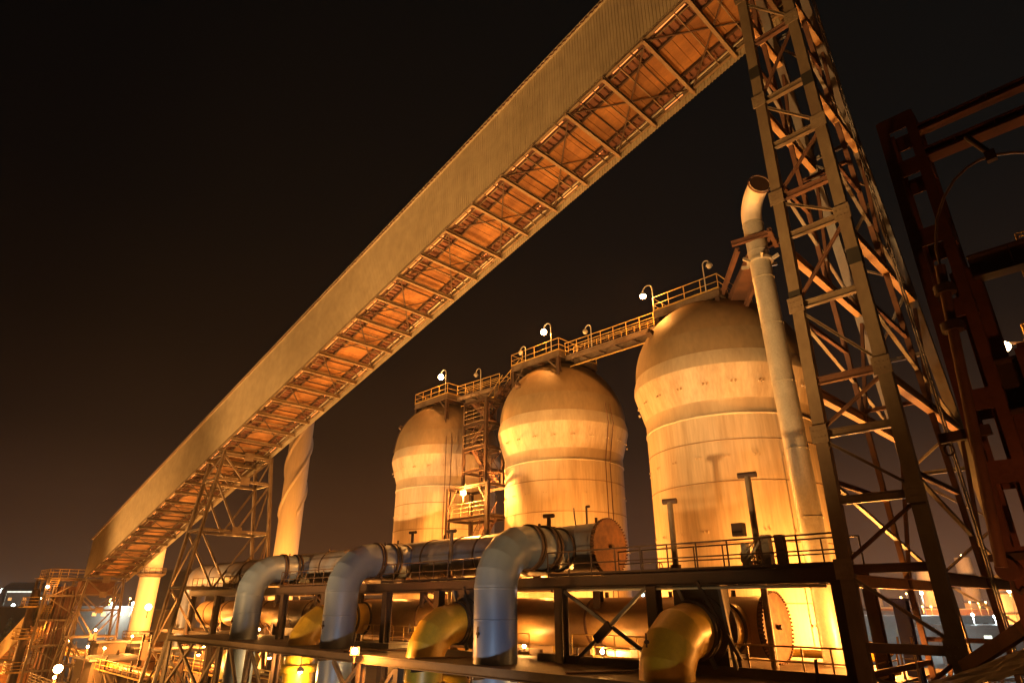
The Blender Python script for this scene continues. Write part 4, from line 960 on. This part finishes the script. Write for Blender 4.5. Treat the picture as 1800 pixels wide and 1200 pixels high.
MB().beam((-1.31, 16.05, 5.12), (-.7, 16.2, 5.0), .05, .05).build('bracket_arm', 'dark', t); MB().ball((-1.31, 16, 5.03), .11).build('bulb', 'g_sod', t)
MB().lathe(-1.31, 16, [(.02, 5.14), (.07, 5.10), (.075, 5.04)], 12).build('lamp_shade', 'galv', t); light(t, (-1.31, 15.9, 4.93), 30, SOD, .06)

# bottom right corner: blue column, roof edge
t = thing('blue_column', 'inclined looking bright blue steel column behind the lattice tower', 'column', (-6.85, 25.6, GROUND))
MB().ibeam((-7.05, 25.6, GROUND), (-7.05, 25.6, .1), .42, .42, .05, (0, 1, 0)).build('shaft', 'bluecol', t); MB().box(-7.3, -6.8, 25.3, 25.9, .1, .16).build('cap_plate', 'bluecol', t)
t = thing('steel_ladder', 'pale ladder leaning beside the blue column', 'ladder', (-6.9, 24, GROUND))
b = MB()
for dx in (0, .4): b.beam((-6.9 + dx, 23.6, -6), (-7.1 + dx, 24.6, -1.0), .05, .08)
for k in range(16): b.beam(Vector((-6.9, 23.6, -6)).lerp(Vector((-7.1, 24.6, -1)), k / 16), Vector((-6.5, 23.6, -6)).lerp(Vector((-6.7, 24.6, -1)), k / 16), .03, .03)
b.build('rungs_and_rails', 'galv', t)
t = thing('roof_slab', 'rough dark slab edge in the bottom right corner', 'roof', (-1, 5.8, -.6))
rr = random.Random(5); b = MB(); vs = []; nx, ny = 26, 14
for j in range(ny + 1):
    for i in range(nx + 1):
        u = i / nx; v = j / ny; x = -1.75 + 2.4 * u; y = 5.4 + 2.2 * v - .25 * u
        vs.append((x + .03 * rr.random(), y, -.63 + .62 * min(1, u * 1.6) * (.55 + .45 * v) + .035 * rr.random()))
fs = [(j * (nx + 1) + i, j * (nx + 1) + i + 1, (j + 1) * (nx + 1) + i + 1, (j + 1) * (nx + 1) + i) for j in range(ny) for i in range(nx)]
b.add(vs, fs); b.build('top_surface', 'grate', t); MB().box(-1.75, .6, 5.2, 7.4, -2.4, -.75).build('wall_below', 'grate', t)
t = thing('box_beam', 'brown box beam with a pale end crossing low behind the lattice tower', 'beam', (-3.8, 18, -1))
MB().beam((-4.1, 18.6, -1.35), (-2.72, 17.9, -.52), .22, .26).build('beam_body', 'rust', t); MB().beam((-2.72, 17.9, -.52), (-2.2, 17.65, -.2), .23, .27).build('pale_end', 'plank', t)

# ------------------------------------------------------------------ far plant and yard
def far(px, dist):
    dx = (px - 900) / (F_PX / cos(PITCH)); f = (-cos(AZ), sin(AZ)); r_ = (sin(AZ), cos(AZ)); k = dist
    return (k * (f[0] + r_[0] * dx), k * (f[1] + r_[1] * dx))
def zat(py, dist): return dist * (1060 - py) / (F_PX / cos(PITCH)) * 1.0
FS = ['pale orange lit far stack, left of the three at the right', 'tall pale orange far stack in the middle gap of the lattice tower', 'wide orange far stack near the right edge', 'slim far stack close to the right edge', 'small far stack seen through the decks posts']
for i, (px, w_, top, dist) in enumerate(((1637, 3.6, 1003, 320), (1712, 3.4, 984, 330), (1775, 3.8, 1022, 300), (1541, 2.6, 1030, 340), (1793, 2.2, 1040, 310))):
    x, y = far(px, dist); z1 = zat(top, dist); tt = thing('far_stack', FS[i] if i != 3 else 'slim far stack just right of the lattice tower front leg', 'chimney', (x, y, GROUND), 'far stacks at the right')
    MB().lathe(x, y, [(w_ * 1.25, GROUND), (w_, z1)], 24).build('shaft', 'chim', tt)
    for k in (.4, .75): z = GROUND + (z1 - GROUND) * k; MB().lathe(x, y, [(w_ * 1.1, z), (w_ * 1.35, z + .2), (w_ * 1.35, z + .9), (w_ * 1.1, z + .9)], 24, cap=False).build('ring_platform', 'steel', tt)
    MB().ball((x + .5, y - 1.5, z1 + .8), .55).build('bulb', 'g_sod', tt)
    light(tt, (x + 6, y - 14, GROUND + 6), 3800, SOD, .6); light(tt, (x - 12, y - 6, GROUND + 5), 2000, SOD, .6)
FB = [('long low orange lit works hall beyond the yard, left part', 1585, 44, 1068, 330, 14, 'rust', 'g_winw'), ('works hall with a row of orange windows under the far stacks', 1715, 60, 1070, 320, 16, 'rust', 'g_winw'), ('pale roofed shed in the yard, seen through the tower', 1745, 26, 1098, 170, 10, 'roof', 'g_win'), ('dark long shed across the yard behind the blue column', 1570, 70, 1082, 240, 12, 'roof', 'dark'), ('grey industrial hall seen beneath the upper deck, far right', 1450, 60, 1074, 300, 14, 'roof', 'g_winw')]
for i, (lab, px, wd, top, dist, dp, m, wm) in enumerate(FB):
    x, y = far(px, dist); z1 = zat(top, dist); tt = thing('works_hall', lab, 'hall', (x, y, GROUND), 'far works halls')
    a = Vector((sin(AZ), cos(AZ), 0)); f = Vector((-cos(AZ), sin(AZ), 0)); c = Vector((x, y, 0))
    h_ = (z1 - GROUND); MB().beam(c - a * wd / 2 + Vector((0, 0, GROUND + h_ / 2)), c + a * wd / 2 + Vector((0, 0, GROUND + h_ / 2)), dp, h_).build('wall', m, tt)
    MB().beam(c - a * (wd / 2 + .5) + Vector((0, 0, z1 + .3)), c + a * (wd / 2 + .5) + Vector((0, 0, z1 + .3)), dp + 1, .5).build('roof', 'roof', tt)
    n = int(wd / 4)
    for k in range(n):
        q = c + a * (-wd / 2 + 2 + 4 * k) - f * (dp / 2 + .06) + Vector((0, 0, z1 - 1.9 - .4 * (k % 2)))
        if (k * 7 + i) % 3 == 0: MB().beam(q - a * .9, q + a * .9, .1, 1.3).build('window', wm, tt)
# yard lamps on masts
YL_ = [(1532, 1045, 260, 'g_cool'), (1624, 1043, 250, 'g_cool'), (1658, 1076, 200, 'g_cool'), (1704, 1078, 190, 'g_cool'), (1742, 1081, 180, 'g_cool'), (1609, 1100, 150, 'g_cool'), (1656, 1100, 150, 'g_cool'), (1594, 1060, 210, 'g_sod'), (1586, 1050, 260, 'g_sod2'), (1597, 1044, 280, 'g_sod2'), (1648, 1052, 300, 'g_sod2'), (1705, 1058, 300, 'g_sod2'), (1720, 1059, 300, 'g_sod2'), (1733, 1058, 300, 'g_sod2'), (1780, 1040, 260, 'g_sod'), (1131, 1046, 240, 'g_cool'), (525, 1029, 150, 'g_sod'), (0, 1040, 330, 'g_white'), (24, 1063, 260, 'g_cool'), (198, 1060, 230, 'g_cool'), (234, 1060, 220, 'g_cool'), (192, 1052, 260, 'g_sod2'), (199, 1051, 260, 'g_sod2'), (227, 1052, 260, 'g_sod2'), (68, 1037, 300, 'g_sod2'), (72, 1050, 200, 'g_sod'), (1620, 1065, 300, 'g_sod2'), (1635, 1065, 300, 'g_sod2'), (1652, 1065, 300, 'g_sod2'), (1606, 1065, 300, 'g_sod2')]
for i, (px, py, dist, m) in enumerate(YL_):
    x, y = far(px, dist); z = zat(py, dist)
    side = 'left of the sloping gallery foot' if px < 100 else 'behind the crossed trestle' if px < 300 else 'seen over the leftmost blue bend' if px < 600 else 'between the crossed braces' if px < 1200 else 'through the lattice tower'
    kind = {'g_cool': 'white', 'g_white': 'very bright greenish white', 'g_sod': 'orange', 'g_sod2': 'small dim orange'}[m]
    side = {'left of the sloping gallery foot': 'left of the gallery', 'behind the crossed trestle': 'behind the crossed trestle', 'seen over the leftmost blue bend': 'over the leftmost blue bend', 'between the crossed braces': 'between the crossed braces', 'through the lattice tower': 'through the lattice tower'}[side]
    od = ["first", "second", "third", "fourth", "fifth", "sixth", "seventh", "eighth", "ninth", "tenth", "eleventh", "twelfth"][sum(1 for q in YL_ if q[3] == m and (q[0] < 100) == (px < 100) and (100 <= q[0] < 300) == (100 <= px < 300) and (q[0] >= 1200) == (px >= 1200) and q[0] < px)]
    tt = thing('yard_lamp', f'{od} {kind} far lamp from the left, {side}', 'lamp', (x, y, GROUND), 'far yard lamps')
    r_ = {'g_white': 1.5, 'g_cool': .0022 * dist, 'g_sod': .0025 * dist, 'g_sod2': .0014 * dist}[m]
    MB().tube([(x, y, GROUND), (x, y, z)], .12, 6).build('mast', 'galv', tt); MB().ball((x, y, z), r_, 12).build('bulb', m, tt)
    if m in ('g_cool', 'g_white'): light(tt, (x, y, z - r_ - 1), 3000 if m == 'g_cool' else 9000, COOL, .5)
    elif i % 2 == 0: light(tt, (x, y, z - r_ - 1), 3500, SOD, .5)
# far left works
for i, (lab, px, wd, top, dist, m, wm) in enumerate((('far blue domed hall with a white lit grid window at the left', 52, 20, 1038, 300, 'roof', 'g_win'), ('far low hall with orange lights left of the gallery foot', 78, 26, 1044, 290, 'bld', 'g_winw'), ('long dark conveyor line crossing low at the far left', 30, 60, 1066, 250, 'dark', 'dark'), ('far pale block building between the trestles', 345, 22, 1008, 220, 'bld', 'dark'), ('far pale block seen right behind the ringed stack', 300, 14, 1025, 230, 'bld', 'g_winw'), ('far low shed behind the crossed trestle', 205, 30, 1066, 240, 'bld', 'g_winw'), ('far long hall seen between upper deck and lower header', 700, 200, 1052, 300, 'bld', 'g_winw'))):
    x, y = far(px, dist); z1 = zat(top, dist); tt = thing('works_hall', lab, 'hall', (x, y, GROUND), 'far works halls')
    a = Vector((sin(AZ), cos(AZ), 0)); f = Vector((-cos(AZ), sin(AZ), 0)); c = Vector((x, y, 0)); h_ = z1 - GROUND; dp = 12
    MB().beam(c - a * wd / 2 + Vector((0, 0, GROUND + h_ / 2)), c + a * wd / 2 + Vector((0, 0, GROUND + h_ / 2)), dp, h_).build('wall', m, tt)
    if i == 0:
        b = MB(); prof = [(-dp / 2 + dp * k / 8, 3.2 * sin(pi * k / 8)) for k in range(9)]; b.prism(c - a * wd / 2 + Vector((0, 0, z1)), c + a * wd / 2 + Vector((0, 0, z1)), prof); b.build('domed_roof', 'blue', tt)
        for r_ in range(3):
            for k in range(5): q = c + a * (-6 + 2.2 * k) - f * (dp / 2 + .06) + Vector((0, 0, z1 - 1.5 - 2.2 * r_)); MB().beam(q - a * .95, q + a * .95, .1, 1.8).build('window', 'g_win', tt)
        for k in range(4): q = c + a * (-9 + 2.8 * k) - f * (dp / 2 + .06) + Vector((0, 0, z1 - 8.5)); MB().beam(q - a * 1.2, q + a * 1.2, .1, 1.6).build('window', 'g_win', tt)
    else:
        MB().beam(c - a * (wd / 2 + .4) + Vector((0, 0, z1 + .2)), c + a * (wd / 2 + .4) + Vector((0, 0, z1 + .2)), dp + .8, .4).build('roof', 'roof', tt)
        if wm != 'dark':
            for k in range(min(int(wd / 3.2), 40)):
                q = c + a * (-wd / 2 + 2 + 3.2 * k) - f * (dp / 2 + .06) + Vector((0, 0, z1 - 2.2))
                if (k * 5 + i) % 3: MB().beam(q - a * .7, q + a * .7, .1, 1.1).build('window', wm, tt)
# scrub beyond the yard on the left
rr = random.Random(9); b = MB()
for k in range(2600):
    px = rr.uniform(-60, 90); d = rr.uniform(150, 235); x, y = far(px, d); z = GROUND + rr.random() ** .7 * (7 + 3 * sin(px * .3)); s_ = rr.uniform(.2, .55); a = rr.random() * 6
    b.add([(x, y, z), (x + s_ * cos(a), y + s_ * sin(a), z + .3), (x + s_ * .3, y + s_, z + .7), (x - s_ * .5, y - s_ * .2, z + .4)], [(0, 1, 2, 3)])
o = b.build('scrub', 'leaf'); tag(o, 'dark green scrub beyond the yard at the far left', 'scrub', kind='stuff')
# railway tracks crossing the yard
for i, (d0, lab) in enumerate(((118, 'nearest railway track across the yard'), (127, 'second railway track across the yard'), (140, 'third railway track across the yard'))):
    tt = thing('railway_track', lab, 'railway track', (*far(1650, d0), GROUND), 'railway tracks in the yard')
    a0 = Vector((*far(1450, d0 * .95), GROUND)); a1 = Vector((*far(1850, d0 * 1.15), GROUND)); nn = (a1 - a0).cross(Vector((0, 0, 1))).normalized()
    for s_ in (-.75, .75): MB().beam(a0 + nn * s_ + Vector((0, 0, .25)), a1 + nn * s_ + Vector((0, 0, .25)), .1, .16).build('rail', 'steel', tt)
    b = MB()
    for k in range(90): c = a0.lerp(a1, k / 90); b.beam(c - nn * 1.3 + Vector((0, 0, .1)), c + nn * 1.3 + Vector((0, 0, .1)), .24, .12)
    b.build('sleepers', 'conc', tt)
rr = random.Random(12)
pos_lab = ['leftmost', 'second from left', 'third from left', 'fourth from left', 'fifth from left', 'rightmost']
for i in range(6):
    x, y = far(1590 + 24 * i, 128 + 4 * (i % 2)); tt = thing('crate_rack', f'pale lattice rack in the yard row below the tower, {pos_lab[i]}', 'rack', (x, y, GROUND), 'lattice racks in the yard')
    b = MB()
    for k in range(7):
        for z in (0.2, 2.6): b.beam((x - 1.4, y - 1.4 + .46 * k, GROUND + z), (x + 1.4, y - 1.4 + .46 * k, GROUND + z), .08, .08)
        b.beam((x + 1.4, y - 1.4 + .46 * k, GROUND), (x + 1.4, y - 1.4 + .46 * k, GROUND + 2.7), .08, .08, up=(0, 1, 0))
    b.build('rack_bars', 'plank', tt)
tt = thing('floodlight_mast', 'yard floodlight mast lighting the racks and tracks', 'floodlight mast', (*far(1640, 105), GROUND), 'yard floodlight masts')
x, y = far(1640, 105); MB().tube([(x, y, GROUND), (x, y, GROUND + 1.8)], .1, 8).build('mast', 'galv', tt); light(tt, (x, y, GROUND + 2.5), 2500, SOD, .5)
# dense lit pipework and steel below and behind the trestles at the lower left
rr = random.Random(21)
rk = ['pipe rack with many lit pipes low behind the crossed trestle, upper tier', 'pipe rack low between the two trestles, nearest tier', 'pipe rack running under the decks left end, lowest tier', 'pipe rack far behind the ringed stack foot']
for i, (x0, x1, y0, y1, z) in enumerate(((-92, -66, 20, 23, -6.4), (-80, -60, 14.5, 17, -8.0), (-70, -46, 22, 25, -5.4), (-140, -108, 26, 29, -7.5))):
    tt = thing('pipe_rack', rk[i], 'pipe rack', ((x0 + x1) / 2, (y0 + y1) / 2, GROUND), 'pipe racks at the lower left')
    for k in range(5):
        y = y0 + (y1 - y0) * (k + .5) / 5; r_ = rr.choice((.1, .16, .22, .3)); MB().tube([(x0, y, z + r_ + .1), (x1, y, z + r_ + .1)], r_, 12).build('pipe', rr.choice(('galv', 'header', 'yellow', 'rust', 'plank')), tt)
    n = int((x1 - x0) / 4)
    for k in range(n + 1):
        x = x0 + (x1 - x0) * k / n; member(tt, 'cross_beam', (x, y0 - .2, z), (x, y1 + .2, z), 'steel', .15, .2)
        for y in (y0 - .1, y1 + .1): member(tt, 'post', (x, y, GROUND), (x, y, z + (1.5 if k % 2 else .1)), 'steel', .18, .18, up=(0, 1, 0))
        if k < n: member(tt, 'diagonal_brace', (x, y0 - .1, z), (x + (x1 - x0) / n, y0 - .1, z - 2.4), 'steel', .1, .1, 'b')
    rail(tt, [(x0, y0 - .2, z + .1), (x1, y0 - .2, z + .1)], 'yrail', 1.0, 1.6, .035)
    MB().ball(((x0 + x1) / 2, y0 - .5, z + 2.2), .12).build('bulb', 'g_sod', tt); MB().tube([((x0 + x1) / 2, y0 - .5, z), ((x0 + x1) / 2, y0 - .5, z + 2.2)], .03, 6).build('lamp_pole', 'dark', tt)
    light(tt, ((x0 + x1) / 2, y0 - .9, z + 2.2), 900, SOD, .15)

# ------------------------------------------------------------------ thin night air lit by the lamps
b = MB(); b.box(-430, 60, -60, 460, GROUND - 1, 60); hz = b.build('haze', 'ground'); hz['kind'] = 'stuff'
m = bpy.data.materials.new('night_air'); m.use_nodes = True; n = m.node_tree.nodes; n.clear()
ho = n.new('ShaderNodeOutputMaterial'); pv = n.new('ShaderNodeVolumePrincipled'); pv.inputs['Density'].default_value = 0.0002
pv.inputs['Color'].default_value = (.92, .88, .84, 1); pv.inputs['Anisotropy'].default_value = .5
m.node_tree.links.new(pv.outputs[0], ho.inputs['Volume']); hz.data.materials.clear(); hz.data.materials.append(m)
